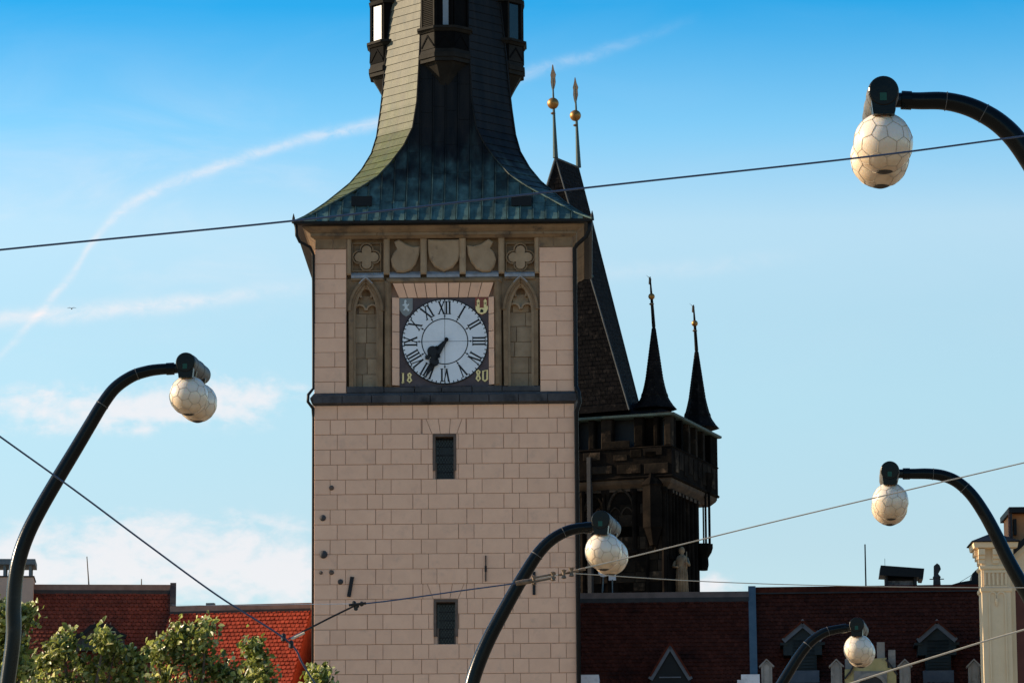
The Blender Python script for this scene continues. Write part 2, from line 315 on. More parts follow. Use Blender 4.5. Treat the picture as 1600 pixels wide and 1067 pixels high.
# ------------------------------------------------------------------ mesh building
class MB:
    def __init__(s): s.v = []; s.f = []
    def add(s, vs, fs):
        o = len(s.v); s.v += [tuple(a) for a in vs]; s.f += [tuple(i + o for i in f) for f in fs]; return s
    def box(s, a0, a1, b0, b1, c0, c1):
        return s.add([(a0, b0, c0), (a1, b0, c0), (a1, b1, c0), (a0, b1, c0), (a0, b0, c1), (a1, b0, c1), (a1, b1, c1), (a0, b1, c1)],
                     [(3, 2, 1, 0), (4, 5, 6, 7), (0, 1, 5, 4), (1, 2, 6, 5), (2, 3, 7, 6), (3, 0, 4, 7)])
    def cham(s, u0, u1, wb, wf, z0, z1, c):
        """block with a chamfered front (towards -w)"""
        return s.add([(u0, wb, z0), (u1, wb, z0), (u1, wb, z1), (u0, wb, z1), (u0, wf + c, z0), (u1, wf + c, z0), (u1, wf + c, z1), (u0, wf + c, z1),
                      (u0 + c, wf, z0 + c), (u1 - c, wf, z0 + c), (u1 - c, wf, z1 - c), (u0 + c, wf, z1 - c)],
                     [(0, 1, 2, 3), (0, 4, 5, 1), (1, 5, 6, 2), (2, 6, 7, 3), (3, 7, 4, 0), (4, 8, 9, 5), (5, 9, 10, 6), (6, 10, 11, 7), (7, 11, 8, 4), (8, 11, 10, 9)])
    def prism(s, poly, w0, w1):
        n = len(poly)
        vs = [(u, w0, z) for u, z in poly] + [(u, w1, z) for u, z in poly]
        return s.add(vs, [tuple(range(n)), tuple(range(2 * n - 1, n - 1, -1))] + [(i, i + n, (i + 1) % n + n, (i + 1) % n) for i in range(n)])
    def relief(s, poly, w0, wm, w1, k=.85):
        """raised shape with a bevelled face"""
        n = len(poly); cu = sum(a for a, b in poly) / n; cz = sum(b for a, b in poly) / n
        vs = [(u, w0, z) for u, z in poly] + [(u, wm, z) for u, z in poly] + [(cu + (u - cu) * k, w1, cz + (z - cz) * k) for u, z in poly]
        fs = [tuple(range(3 * n - 1, 2 * n - 1, -1)), tuple(range(n))]
        for j in (0, n):
            fs += [(i + j, i + j + n, (i + 1) % n + j + n, (i + 1) % n + j) for i in range(n)]
        return s.add(vs, fs)
    def sweep(s, path, width, w0, w1, closed=False):
        """flat bar along a path in the u-z plane"""
        n = len(path); pts = [Vector(p) for p in path]; A = []; B = []
        for i in range(n):
            if closed: a, b = pts[i - 1], pts[(i + 1) % n]
            else: a, b = pts[max(i - 1, 0)], pts[min(i + 1, n - 1)]
            d = (b - a).normalized(); m = Vector((-d.y, d.x)) * width / 2
            A.append(pts[i] + m); B.append(pts[i] - m)
        o = len(s.v)
        for w in (w0, w1):
            s.v += [(p.x, w, p.y) for p in A] + [(p.x, w, p.y) for p in B]
        rng = range(n if closed else n - 1)
        for i in rng:
            j = (i + 1) % n; a0, b0, a1, b1 = i, n + i, 2 * n + i, 3 * n + i; c0, d0, c1, d1 = j, n + j, 2 * n + j, 3 * n + j
            for f in ((a0, c0, d0, b0), (a1, b1, d1, c1), (a0, a1, c1, c0), (b0, d0, d1, b1)): s.f.append(tuple(x + o for x in f))
        if not closed:
            s.f.append((o, o + n, o + 3 * n, o + 2 * n)); e = o + n - 1; s.f.append((e, e + 2 * n, e + 3 * n, e + n))
        return s
    def tube(s, path, r, n=8, cap=True):
        pts = [Vector(p) for p in path]; o = len(s.v); k = len(pts)
        prev = None
        for i, p in enumerate(pts):
            d = (pts[min(i + 1, k - 1)] - pts[max(i - 1, 0)]).normalized()
            if prev is None:
                a = d.orthogonal().normalized()
            else:
                a = (prev - d * prev.dot(d)).normalized()
            prev = a; b = d.cross(a); rr = r[i] if isinstance(r, (list, tuple)) else r
            s.v += [tuple(p + (a * cos(2 * pi * j / n) + b * sin(2 * pi * j / n)) * rr) for j in range(n)]
        for i in range(k - 1):
            for j in range(n):
                s.f.append((o + i * n + j, o + i * n + (j + 1) % n, o + (i + 1) * n + (j + 1) % n, o + (i + 1) * n + j))
        if cap:
            s.f.append(tuple(o + j for j in range(n))[::-1]); s.f.append(tuple(o + (k - 1) * n + j for j in range(n)))
        return s
    def lathe(s, prof, c=(0, 0, 0), n=16, axis='z', ph=0):
        o = len(s.v)
        for r, h in prof:
            for j in range(n):
                a = 2 * pi * (j + ph) / n
                if axis == 'z': s.v.append((c[0] + r * cos(a), c[1] + r * sin(a), c[2] + h))
                else: s.v.append((c[0] + r * cos(a), c[1] + h, c[2] + r * sin(a)))
        k = len(prof)
        for i in range(k - 1):
            for j in range(n):
                s.f.append((o + i * n + j, o + i * n + (j + 1) % n, o + (i + 1) * n + (j + 1) % n, o + (i + 1) * n + j))
        s.f.append(tuple(o + j for j in range(n))[::-1]); s.f.append(tuple(o + (k - 1) * n + j for j in range(n)))
        return s
    def rings(s, lev, cu, cw):
        """square rings: (z, half width) stacked"""
        o = len(s.v)
        for z, h in lev: s.v += [(cu - h, cw - h, z), (cu + h, cw - h, z), (cu + h, cw + h, z), (cu - h, cw + h, z)]
        for i in range(len(lev) - 1):
            for j in range(4): s.f.append((o + 4 * i + j, o + 4 * i + (j + 1) % 4, o + 4 * i + 4 + (j + 1) % 4, o + 4 * i + 4 + j))
        s.f.append((o + 3, o + 2, o + 1, o)); e = o + 4 * (len(lev) - 1); s.f.append((e, e + 1, e + 2, e + 3))
        return s
    def holes(s, u0, u1, z0, z1, hs, w0, w1):
        us = sorted({u0, u1, *[h[0] for h in hs], *[h[1] for h in hs]}); zs = sorted({z0, z1, *[h[2] for h in hs], *[h[3] for h in hs]})
        for a, b in zip(us, us[1:]):
            run = None
            for c, d in zip(zs, zs[1:]):
                m, k = (a + b) / 2, (c + d) / 2
                solid = not any(h[0] < m < h[1] and h[2] < k < h[3] for h in hs)
                if solid: run = [run[0], d] if run else [c, d]
                if (not solid or d == zs[-1]) and run:
                    s.box(a, b, w0, w1, *run); run = None
        return s
    def mesh(s, name, m, smooth=False):
        me = bpy.data.meshes.new(name); me.from_pydata(s.v, [], s.f)
        bm = bmesh.new(); bm.from_mesh(me); bmesh.ops.recalc_face_normals(bm, faces=bm.faces); bm.to_mesh(me); bm.free()
        me.materials.append(m)
        if smooth: me.polygons.foreach_set('use_smooth', [True] * len(me.polygons))
        return me
    def build(s, name, m, parent=None, loc=(0, 0, 0), kind=None, smooth=False, label=None):
        return ob(name, s.mesh(name, M[m] if isinstance(m, str) else m, smooth), parent, loc, kind, label)
def ob(name, me, parent=None, loc=(0, 0, 0), kind=None, label=None, rot=None):
    o = bpy.data.objects.new(name, me); C.objects.link(o); o.parent = parent; o.location = loc
    if rot: o.rotation_euler = rot
    if kind: o['kind'] = kind
    if label: o['label'] = label
    return o
def thing(name, label, cat, loc=(0, 0, 0), rotz=0, group=None):
    o = bpy.data.objects.new(name, None); C.objects.link(o); o.location = loc; o.rotation_euler = (0, 0, rotz); o.empty_display_size = .2
    o['label'] = label; o['category'] = cat
    if group: o['group'] = group
    return o
def frthing(fr, name, label, cat, group=None): return thing(name, label, cat, fr.o, fr.yaw, group)
def arch(u0, u1, zs, za, n=10):
    h = (u1 - u0) / 2; H = za - zs; Rr = (h * h + H * H) / (2 * h); um = (u0 + u1) / 2
    l = []
    for i in range(n + 1):
        z = zs + H * sin(pi / 2 * i / n); l.append((u0 + Rr - sqrt(max(Rr * Rr - (z - zs) ** 2, 0)), z))
    return l + [(2 * um - u, z) for u, z in l[-2::-1]]

# ------------------------------------------------------------------ ground
g = MB().add([(-6000, -3000, 0), (6000, -3000, 0), (6000, 9000, 0), (-6000, 9000, 0)], [(0, 1, 2, 3)]).build('ground', 'grass', kind='structure')
MB().add([(-30, -40, .004), (24, -40, .004), (24, 139, .004), (-30, 139, .004)], [(0, 1, 2, 3)]).build('street', 'cobbles', kind='structure')
MB().box(-60, 40, 139, 143.2, .0, .14).build('pavement', 'cobbles', kind='structure')

# ================================================================== CLOCK TOWER
T = Fr(694.5, 144, -.95)
tw = frthing(T, 'clock_tower', 'tall pink stone clock tower with a flared copper roof and white dial', 'clock tower')
HW, CW = 4.56, 4.56
U = lambda px, w=0.0, row=700: T.L(px, row, w)[0]
Zt = lambda py, w=0.0: T.L(694, py, w)[1]
zs_top = Zt(632); zs_mid = Zt(613)
# windows in the lower wall
wins = [(676.5, 712.5, 678, 735, 680, 710.5, 751), (677, 714, 936, 994, 682.5, 711, 1010)]
holes = []
for a, b, t_, m_, c_, d_, bt in wins:
    holes += [(U(a), U(b), Zt(m_), Zt(t_)), (U(c_), U(d_), Zt(bt), Zt(m_))]
wall = MB().holes(-HW, HW, 0, zs_top, holes, .035, .9)
wall.box(-HW, HW, .9, 2 * CW, 0, zs_top)
wall.box(-HW, U(541), .035, 2 * CW, zs_top, Zt(366)); wall.box(U(845), HW, .035, 2 * CW, zs_top, Zt(366)); wall.box(U(541), U(845), .55, 2 * CW, zs_top, Zt(366))
wallo = wall.build('wall', 'mortar', tw)
# ashlar courses: one object per block, shared meshes
bmesh_cache = {}
def block(u0, u1, z0, z1, wf=0.0):
    k = (round(u1 - u0, 2), round(z1 - z0, 2))
    if k not in bmesh_cache:
        bmesh_cache[k] = MB().cham(0, k[0] - .018, .10, 0, 0, k[1] - .018, .005).mesh('ashlar_block', M['ashlar'])
    return ob('ashlar_block', bmesh_cache[k], wallo, (u0 + .009, wf + random.uniform(-.004, .004), z0 + .009))
rows = [632, 654, 677.5, 701, 724.5, 748, 771, 794.5, 818, 841.5, 864.5, 888, 911.5, 935, 958.5, 982, 1005.5, 1029, 1052, 1075.5, 1099]
for r in range(len(rows) - 1):
    z1, z0 = Zt(rows[r]), Zt(rows[r + 1])
    js = []; off = 527 if r % 2 == 0 else 540
    x = off - 71 * 2
    while x < 910:
        js += [x, x + 47]; x += 71
    js = sorted([-HW] + [U(j) for j in js if 503 < j < 888] + [HW])
    for a, b in zip(js, js[1:]):
        segs = [(a, b)]
        for hu0, hu1, hz0, hz1 in holes + ([(U(660), U(728), z0, z1)] if rows[r] in (654, 911.5) else []):
            zz0, zz1 = max(z0, hz0), min(z1, hz1)
            if zz1 - zz0 < .15: continue
            ns = []
            for (c, d) in segs:
                if d <= hu0 or c >= hu1: ns.append((c, d)); continue
                if hu0 - c > .06: ns.append((c, hu0))
                if d - hu1 > .06: ns.append((hu1, d))
            segs = ns
        for c, d in segs:
            block(c, d, z0, z1)
# flat arch stones over the windows
for top, bot, xs_t, xs_b in ((654, 677.5, [660, 666, 685, 704, 722, 728], [660, 675, 688, 702, 714, 728]), (911.5, 935, [660, 667, 686, 706, 724, 728], [660, 676, 688, 702, 715, 728])):
    zt, zb = Zt(top) - .009, Zt(bot) + .009
    # fill between the neighbouring block joints
    for i in range(5):
        g_ = .010
        poly = [(U(xs_b[i]) + g_, zb), (U(xs_b[i + 1]) - g_, zb), (U(xs_t[i + 1]) - g_, zt), (U(xs_t[i]) + g_, zt)]
        if i == 0: poly[0] = (poly[0][0], zb)
        MB().prism(poly, .10, 0).build('arch_stone', 'ashlar', wallo)
# upper corner piers
prow = [388, 411, 434, 457, 480, 503, 526, 549, 572, 595, 613]
for r in range(len(prow) - 1):
    z1, z0 = Zt(prow[r]), Zt(prow[r + 1])
    for a, b, j1, j2 in ((-HW, U(541), 523, 499), (U(845), HW, 871, 858)):
        j = U(j1 if r % 2 else j2)
        if abs(j - a) < .3 or r % 2 == 0 and a < 0:
            block(a, b, z0, z1)
        else:
            block(a, j, z0, z1); block(j, b, z0, z1)
# dark capital stones on top of the piers
for a, b in ((-HW, U(520)), (U(520), U(541)), (U(845), U(868)), (U(868), HW)):
    MB().cham(a + .01, b - .01, .12, .0, Zt(388) + .013, Zt(370), .015).build('capital_stone', 'stone', tw)
# string course and plinth below the clock stage
sc = MB().rings([(Zt(633), HW - .02), (Zt(630), HW + .06), (Zt(624), HW + .13), (Zt(621), HW + .14), (Zt(613), HW + .01)], 0, CW)
sco = sc.build('string_course', 'sill', tw)
for i in range(9):
    a, b = -4.6 + i * 1.03, -4.6 + (i + 1) * 1.03
    MB().cham(a + .012, b - .012, -.05, -.195, Zt(629.5), Zt(617.5), .012).build('sill_stone', 'sill', sco)
for i, (a, b) in enumerate([(541, 600), (600, 648), (648, 690), (690, 738), (738, 785), (785, 845)]):
    MB().cham(U(a) + .01, U(b) - .01, .5, -.01, Zt(612.5), Zt(603 + (i % 2)), .02).build('plinth_stone', 'sill', sco)
# cornice
co = MB().rings([(Zt(372), HW + .02), (Zt(369), HW + .13), (Zt(366.5), HW + .15), (Zt(364), HW + .16), (Zt(360), HW + .32), (Zt(357), HW + .40), (Zt(354.5), HW + .42), (Zt(352), HW + .56), (Zt(348.5), HW + .62)], 0, CW)
coo = co.build('cornice', 'cornice', tw)
for i in range(8):
    a, b = -4.7 + i * 1.175, -4.7 + (i + 1) * 1.175
    MB().cham(a + .01, b - .01, -.1, -.182, Zt(368.6), Zt(364.3), .008).build('cornice_stone', 'cornice', coo)
gu = MB().rings([(Zt(349, -.7), HW + .60), (Zt(347.6, -.7), HW + .70), (Zt(344, -.7), HW + .715)], 0, CW)
guo = gu.build('gutter', 'gutter', tw)
for sx in (-1, 1):
    MB().lathe([(.02, 0), (.07, .02), (.05, .2), (.01, .36)], (sx * (HW + .7), CW - HW - .66, Zt(347, -.7)), 8).build('corner_spike', 'gutter', guo)
# drainpipes
def pipe(name, pts, r=.075): return MB().tube(pts, r, 10).build(name, 'gutter', tw, smooth=True)
uR = U(898.5)
pipe('drainpipe', [(HW + .62, -.55, Zt(350, -.5)), (HW + .60, -.52, Zt(362, -.5)), (HW + .50, -.45, Zt(372, -.4)), (HW + .16, -.18, Zt(386)), (HW + .07, -.09, Zt(392)), (HW + .07, -.09, Zt(606)), (HW + .16, -.24, Zt(616)), (HW + .20, -.26, Zt(632)), (HW + .08, -.10, Zt(646)), (HW + .08, -.10, 0)])
pipe('drainpipe', [(-HW - .62, -.55, Zt(350, -.5)), (-HW - .60, -.52, Zt(366, -.5)), (-HW - .50, -.45, Zt(376, -.4)), (-HW - .14, -.18, Zt(386)), (-HW - .04, -.03, Zt(396)), (-HW - .03, .06, Zt(604)), (-HW - .20, -.18, Zt(616)), (-HW - .21, -.20, Zt(627)), (-HW - .05, .0, Zt(636)), (-HW - .03, .08, Zt(650)), (-HW - .03, .08, 0)], .055)
# ---- frieze with shields and quatrefoils
fz = MB().box(U(541), U(845), .24, .55, Zt(440), Zt(366)).build('frieze', 'stone', tw)
Q = lambda x, y: (530 + x / 4.848, 360 + y / 4.848)
for a, b in ((541, 548.5), (599.5, 609), (657.5, 667.5), (719, 729), (780.5, 790), (837.5, 845)):
    MB().cham(U(a), U(b), .24, .0, Zt(428), Zt(371), .05).build('mullion', 'stone_s', fz)
MB().cham(U(541), U(845), .24, .02, Zt(371) + .003, Zt(366), .03).build('top_rail', 'stone', fz)
for a, b in ((548.5, 599.5), (609, 657.5), (667.5, 719), (729, 780.5), (790, 837.5)):
    m = MB(); u0, u1 = U(a), U(b); z0, z1 = Zt(433), Zt(424)
    m.add([(u0, .24, z0), (u1, .24, z0), (u1, .24, z1 + .05), (u0, .24, z1 + .05), (u0, .0, z0), (u1, .0, z0), (u1, .02, z0 + .10), (u0, .02, z0 + .10)], [(0, 1, 2, 3), (4, 5, 6, 7), (0, 4, 7, 3), (1, 2, 6, 5), (3, 7, 6, 2), (0, 1, 5, 4)])
    m.build('sloping_ledge', 'ledge', fz)
MB().cham(U(548.5), U(599.5), .2, .01, Zt(437), Zt(433) - .004, .02).build('rail', 'stone', fz)
MB().cham(U(790), U(837.5), .2, .01, Zt(437), Zt(433) - .004, .02).build('rail', 'stone', fz)
MB().cham(U(604), U(786), .2, -.02, Zt(441.5), Zt(433) - .004, .05).build('clock_lintel', 'stone', fz)
shields = [[(415, 85), (450, 68), (505, 102), (560, 122), (610, 120), (605, 180), (580, 250), (540, 300), (490, 318), (435, 316), (400, 270), (390, 220), (410, 170), (438, 140), (425, 112)],
           [(670, 66), (790, 70), (910, 66), (912, 170), (900, 225), (860, 278), (792, 310), (722, 272), (684, 212), (672, 150)],
           [(1165, 85), (1130, 62), (1075, 100), (1020, 116), (968, 112), (975, 180), (1000, 240), (1040, 292), (1090, 314), (1142, 312), (1175, 270), (1188, 215), (1170, 160), (1143, 132)]]
for i, s_ in enumerate(shields):
    MB().relief(T.poly([Q(*p) for p in s_]), .24, .06, .01, .9).build('stone_shield', 'stone_s', fz, label=['jousting shield of pale stone with a lance notch on its left', 'plain heater shield of brown stone in the middle', 'jousting shield of brown stone with a lance notch on its right'][i])
def quatre(cu, cz, d, rl, n=64):
    out = []
    for i in range(n):
        t = 2 * pi * i / n; best = .0
        for k in range(4):
            f = t - k * pi / 2; x = rl * rl - (d * sin(f)) ** 2
            if x >= 0 and cos(f) > -.3: best = max(best, d * cos(f) + sqrt(x))
        out.append((cu + best * cos(t), cz + best * sin(t)))
    return out
for px in (572.5, 813):
    cu, cz = T.L(px, 401)
    MB().relief(quatre(cu, cz, .255, .185), .24, .14, .10, .93).build('quatrefoil', 'stone_s', fz)
    MB().sweep(quatre(cu, cz, .265, .225), .05, .24, .08, True).build('quatrefoil_moulding', 'stone', fz)
    MB().sweep([(cu - .5, cz - .5), (cu + .5, cz - .5), (cu + .5, cz + .5), (cu - .5, cz + .5)], .05, .24, .12, True).build('panel_moulding', 'stone', fz)
# ---- blind niches either side of the clock
for x0, x1 in ((541, 601), (784, 845)):
    ni = MB().box(U(x0), U(x1), .42, .55, Zt(604), Zt(437)).build('niche', 'stone', tw)
    a0, a1 = U(x0 + 5), U(x1 - 4); zs, za = Zt(484), Zt(434)
    outer = arch(a0, a1, zs, za)
    # stone around the arch: two spandrels
    mid = len(outer) // 2; um = (a0 + a1) / 2
    left = outer[:mid + 1]; right = outer[mid:]
    MB().prism([(U(x0), zs)] + left + [(U(x0), za)], .42, .10).build('spandrel', 'stone', ni)
    MB().prism(right + [(U(x1), zs), (U(x1), za)], .42, .10).build('spandrel', 'stone', ni)
    pts = [(a0 + .06, Zt(603))] + [(um + (u - um) * .93, z - .05) for u, z in outer] + [(a1 - .06, Zt(603))]
    MB().sweep(pts, .15, .42, .03).build('arch_moulding', 'stone', ni)
    MB().sweep([(um + (u - um) * 1.0, z + .0) for u, z in outer], .085, .3, -.03).build('drip_moulding', 'stone', ni)
    MB().sweep([(um + (u - um) * 1.03, z + .035) for u, z in outer[6:-6]], .035, .1, -.04).build('drip_highlight', 'ledge', ni)  # thin pale strip painted as a sky highlight on the upper arch
    pts2 = [(um + (u - um) * .80, z if i in (0, len(pts) - 1) else z - .13) for i, (u, z) in enumerate(pts)]
    MB().sweep(pts2, .10, .42, .14).build('inner_moulding', 'stone_s', ni)
    # trefoil head
    b0, b1 = um + (a0 - um) * .74, um + (a1 - um) * .74
    tre = []
    for cx, cz_, rr in ((um, Zt(457), .20),):
        tre = [(cx + rr * cos(t), cz_ + rr * sin(t) * 1.1) for t in [pi * (-.18) + i * pi * 1.36 / 14 for i in range(15)]]
    MB().sweep(tre, .07, .42, .2).build('trefoil', 'stone_s', ni)
    for sx, b_ in ((1, b0), (-1, b1)):
        MB().sweep([(b_ + sx * (.20 - .20 * cos(t)), Zt(482) + .2 * sin(t)) for t in [pi * i / 10 for i in range(11)]], .06, .42, .22).build('trefoil', 'stone_s', ni)
    zz = [604, 581, 556, 532, 508, 486, 458]
    for i in range(6):
        z0, z1 = Zt(zz[i]), Zt(zz[i + 1]) ; mids = [b0 - .05, um + random.uniform(-.3, .3), b1 + .05]
        if i == 5: mids = [b0 + .14, b1 - .14]
        for c, d in zip(mids, mids[1:]): MB().cham(c + .01, d - .01, .42, .385 + random.uniform(0, .015), z0 + .01, z1 - .01, .006).build('niche_stone', 'stone_l', ni)
for a, b in ((601, 612), (773, 784.5)):
    j = MB().cham(U(a), U(b), .5, -.02, Zt(604), Zt(437), .09).build('clock_buttress', 'stone', tw)
# ---- clock surround and clock
su = MB().box(U(612), U(773), .26, .55, Zt(604), Zt(441.5)).build('clock_surround', 'mortar', tw)
xt = [613.5, 630, 647.5, 664.5, 682, 702, 719.5, 737, 754.5, 773]; xb = [623.5, 637, 652.5, 667.5, 683.5, 702, 717, 732, 748, 765]
for i in range(9):
    poly = [(U(xb[i]) + .012, Zt(463.5)), (U(xb[i + 1]) - .012, Zt(463.5)), (U(xt[i + 1]) - .012, Zt(442)), (U(xt[i]) + .012, Zt(442))]
    vs = [(u, .3, z) for u, z in poly] + [(poly[0][0], .13, poly[0][1]), (poly[1][0], .13, poly[1][1]), (poly[2][0], .0, poly[2][1]), (poly[3][0], .0, poly[3][1])]
    MB().add(vs, [(0, 1, 2, 3), (4, 5, 6, 7), (0, 1, 5, 4), (1, 2, 6, 5), (2, 3, 7, 6), (3, 0, 4, 7)]).build('voussoir', 'ashlar', su)
for (o_, i_) in ((613, 624), (773, 764.5)):
    prev = 463.5
    for yb in (490, 517, 544, 573, 601):
        a, b = U(o_), U(i_); z0, z1 = Zt(yb) + .01, Zt(prev) - .01; prev = yb
        MB().add([(a, .3, z0), (b, .3, z0), (b, .3, z1), (a, .3, z1), (a, .0, z0), (b, .13, z0), (b, .13, z1), (a, .0, z1)], [(0, 1, 2, 3), (4, 5, 6, 7), (0, 1, 5, 4), (1, 2, 6, 5), (2, 3, 7, 6), (3, 0, 4, 7)]).build('jamb_stone', 'ashlar', su)
ck = MB().box(U(624), U(764.5), .17, .26, Zt(602), Zt(463.5)).build('clock', 'dialpanel', tw)
cu, cz = T.L(694.8, 532.3); RD = 1.525
MB().lathe([(RD, 0), (RD, -.03), (RD - .02, -.04)], (cu, .17, cz), 72, 'y').build('dial', 'dial', ck)
circ = lambda r, n=72: [(cu + r * cos(2 * pi * i / n), cz + r * sin(2 * pi * i / n)) for i in range(n)]
WF = .17 - .045
k = MB().sweep(circ(RD - .015), .035, .17, WF, True)
for i in range(60):
    t = 2 * pi * i / 60; r1 = RD - .02; r0 = r1 - (.075 if i % 5 else .05)
    k.sweep([(cu + r0 * sin(t), cz + r0 * cos(t)), (cu + r1 * sin(t), cz + r1 * cos(t))], .035 if i % 5 else .05, .135, WF)
k.build('minute_track', 'black', ck)
MB().sweep(circ(.81), .035, .14, WF, True).build('inner_ring', 'black', ck)
m = MB()
for t in (0, pi / 2):
    m.sweep([(cu - RD * sin(t), cz - RD * cos(t)), (cu + RD * sin(t), cz + RD * cos(t))], .013, .14, .128)
m.build('cross_hair', 'black', ck)
rom = {1: 'I', 2: 'II', 3: 'III', 4: 'IV', 5: 'V', 6: 'VI', 7: 'VII', 8: 'VIII', 9: 'IX', 10: 'X', 11: 'XI', 12: 'XII'}
adv = {'I': .115, 'V': .215, 'X': .235}
for h, txt in rom.items():
    m = MB(); tw_ = sum(adv[c] for c in txt); x = -tw_ / 2; th = 2 * pi * h / 12
    rb, rt = .985, 1.425
    def tr(a, r): return (cu + r * sin(th) + a * cos(th), cz + r * cos(th) - a * sin(th))
    def stroke(a0, r0, a1, r1, wd): m.sweep([tr(a0, r0), tr(a1, r1)], wd, .14, WF)
    for c in txt:
        w_ = adv[c]; x0, x1 = x + .02, x + w_ - .02; xm = x + w_ / 2
        if c == 'I': stroke(xm, rb, xm, rt, .06)
        if c == 'V': stroke(x0 + .01, rt, xm, rb, .06); stroke(x1 - .01, rt, xm, rb, .036)
        if c == 'X': stroke(x0 + .01, rt, x1 - .01, rb, .06); stroke(x0 + .01, rb, x1 - .01, rt, .038)
        for r in (rb, rt):
            if c == 'V' and r == rb: stroke(xm - .035, r, xm + .035, r, .022)
            elif c == 'I': stroke(xm - .05, r, xm + .05, r, .032)
            else:
                stroke(x0 - .03, r, x0 + .05, r, .032); stroke(x1 - .05, r, x1 + .03, r, .032)
        x += w_
    stroke(0, .81, 0, rb, .022)
    m.prism([tr(0, .86), tr(.038, .905), tr(0, .95), tr(-.038, .905)], .14, WF)
    m.build('numeral', 'black', ck)
def hand(th, pts, w):
    m = MB()
    for poly in pts: m.prism([(cu + .04 + r * sin(th) + a * cos(th), cz + .02 + r * cos(th) - a * sin(th)) for a, r in poly], w, w - .03)
    return m
def disc(a0, r0, ra, rr, n=20): return [(a0 + ra * cos(2 * pi * i / n), r0 + rr * sin(2 * pi * i / n)) for i in range(n)]
hand(R(228), [[(-.045, -.02), (.045, -.02), (.06, .42), (-.06, .42)], disc(0, .60, .225, .20), [(-.10, .74), (.10, .74), (.04, .86), (.10, .90), (0, .98), (-.10, .90), (-.04, .86)], disc(0, .40, .10, .06)], .105).build('hour_hand', 'black', ck)
hand(R(209), [[(-.05, -.08), (.05, -.08), (.065, .8), (-.065, .8)], disc(0, .86, .175, .17), disc(0, .62, .11, .08), [(-.13, .95), (.13, .95), (.06, 1.10), (.05, 1.30), (0, 1.56), (-.05, 1.30), (-.06, 1.10)], disc(0, -.04, .075, .075), disc(0, 1.06, .10, .07)], .07).build('minute_hand', 'black', ck)
# year digits 1880
z3 = lambda x, y: (600 + x / 5.616, 430 + y / 5.616)
def digits(polys, nm='year_digit'):
    m = MB()
    for pl, cl_ in polys: m.sweep(T.poly([z3(*p) for p in pl]), .06, .17, .14, cl_)
    m.build(nm, 'gold', ck)
digits([([(158, 858), (166, 850), (166, 930), (172, 938)], False), ([(155, 938), (172, 930)], False)])
def eight(x, y, h=84, w=32):
    return [([(x - w * .4, y - h * .36), (x, y - h * .5), (x + w * .42, y - h * .36), (x + w * .1, y - h * .05), (x + w * .5, y + h * .3), (x, y + h * .5), (x - w * .5, y + h * .3), (x - w * .1, y - h * .05)], True)]
digits(eight(222, 893, 78, 34)); digits(eight(826, 873, 92, 34))
digits([([(868, 834), (905, 826), (905, 905), (885, 922), (868, 910)], True)])
# coats of arms on the dial panel
def shieldpoly(x0, x1, y0, y1): return T.poly([z3(*p) for p in [(x0, y0), (x1, y0), (x1, y0 + (y1 - y0) * .62), (x0 + (x1 - x0) * .78, y0 + (y1 - y0) * .86), ((x0 + x1) / 2, y1), (x0 + (x1 - x0) * .22, y0 + (y1 - y0) * .86), (x0, y0 + (y1 - y0) * .62)]])
sh = MB().prism(shieldpoly(135, 250, 196, 358), .17, .145).build('lion_arms', 'greyshield', ck)
lion = [(178, 215), (190, 208), (198, 222), (190, 236), (200, 252), (216, 244), (220, 252), (204, 268), (206, 284), (222, 296), (214, 312), (200, 300), (190, 292), (176, 306), (166, 300), (182, 282), (178, 262), (162, 262), (160, 252), (176, 246), (176, 232)]
MB().prism(T.poly([z3(*p) for p in lion]), .145, .135).build('lion', 'silver', sh)
sh = MB().prism(shieldpoly(798, 915, 190, 345), .17, .145).build('castle_arms', 'redpaint', ck)
m = MB(); pz = lambda l: T.poly([z3(*p) for p in l])
m.prism(pz([(803, 262), (838, 280), (876, 280), (911, 262), (911, 288), (893, 322), (857, 338), (821, 322), (803, 288)]), .145, .132)
for xx in (826, 887):
    m.prism(pz([(xx - 12, 275), (xx - 12, 225), (xx - 16, 222), (xx, 200), (xx + 16, 222), (xx + 12, 225), (xx + 12, 275)]), .145, .133)
m.build('castle', 'gold', sh)
m = MB()
m.prism(pz([(843, 320), (843, 300), (857, 290), (871, 300), (871, 320)]), .132, .128)
for xx in (826, 887): m.prism(pz([(xx - 4, 248), (xx - 4, 232), (xx + 4, 232), (xx + 4, 248)]), .132, .129)
m.build('castle_gate', 'black', sh)
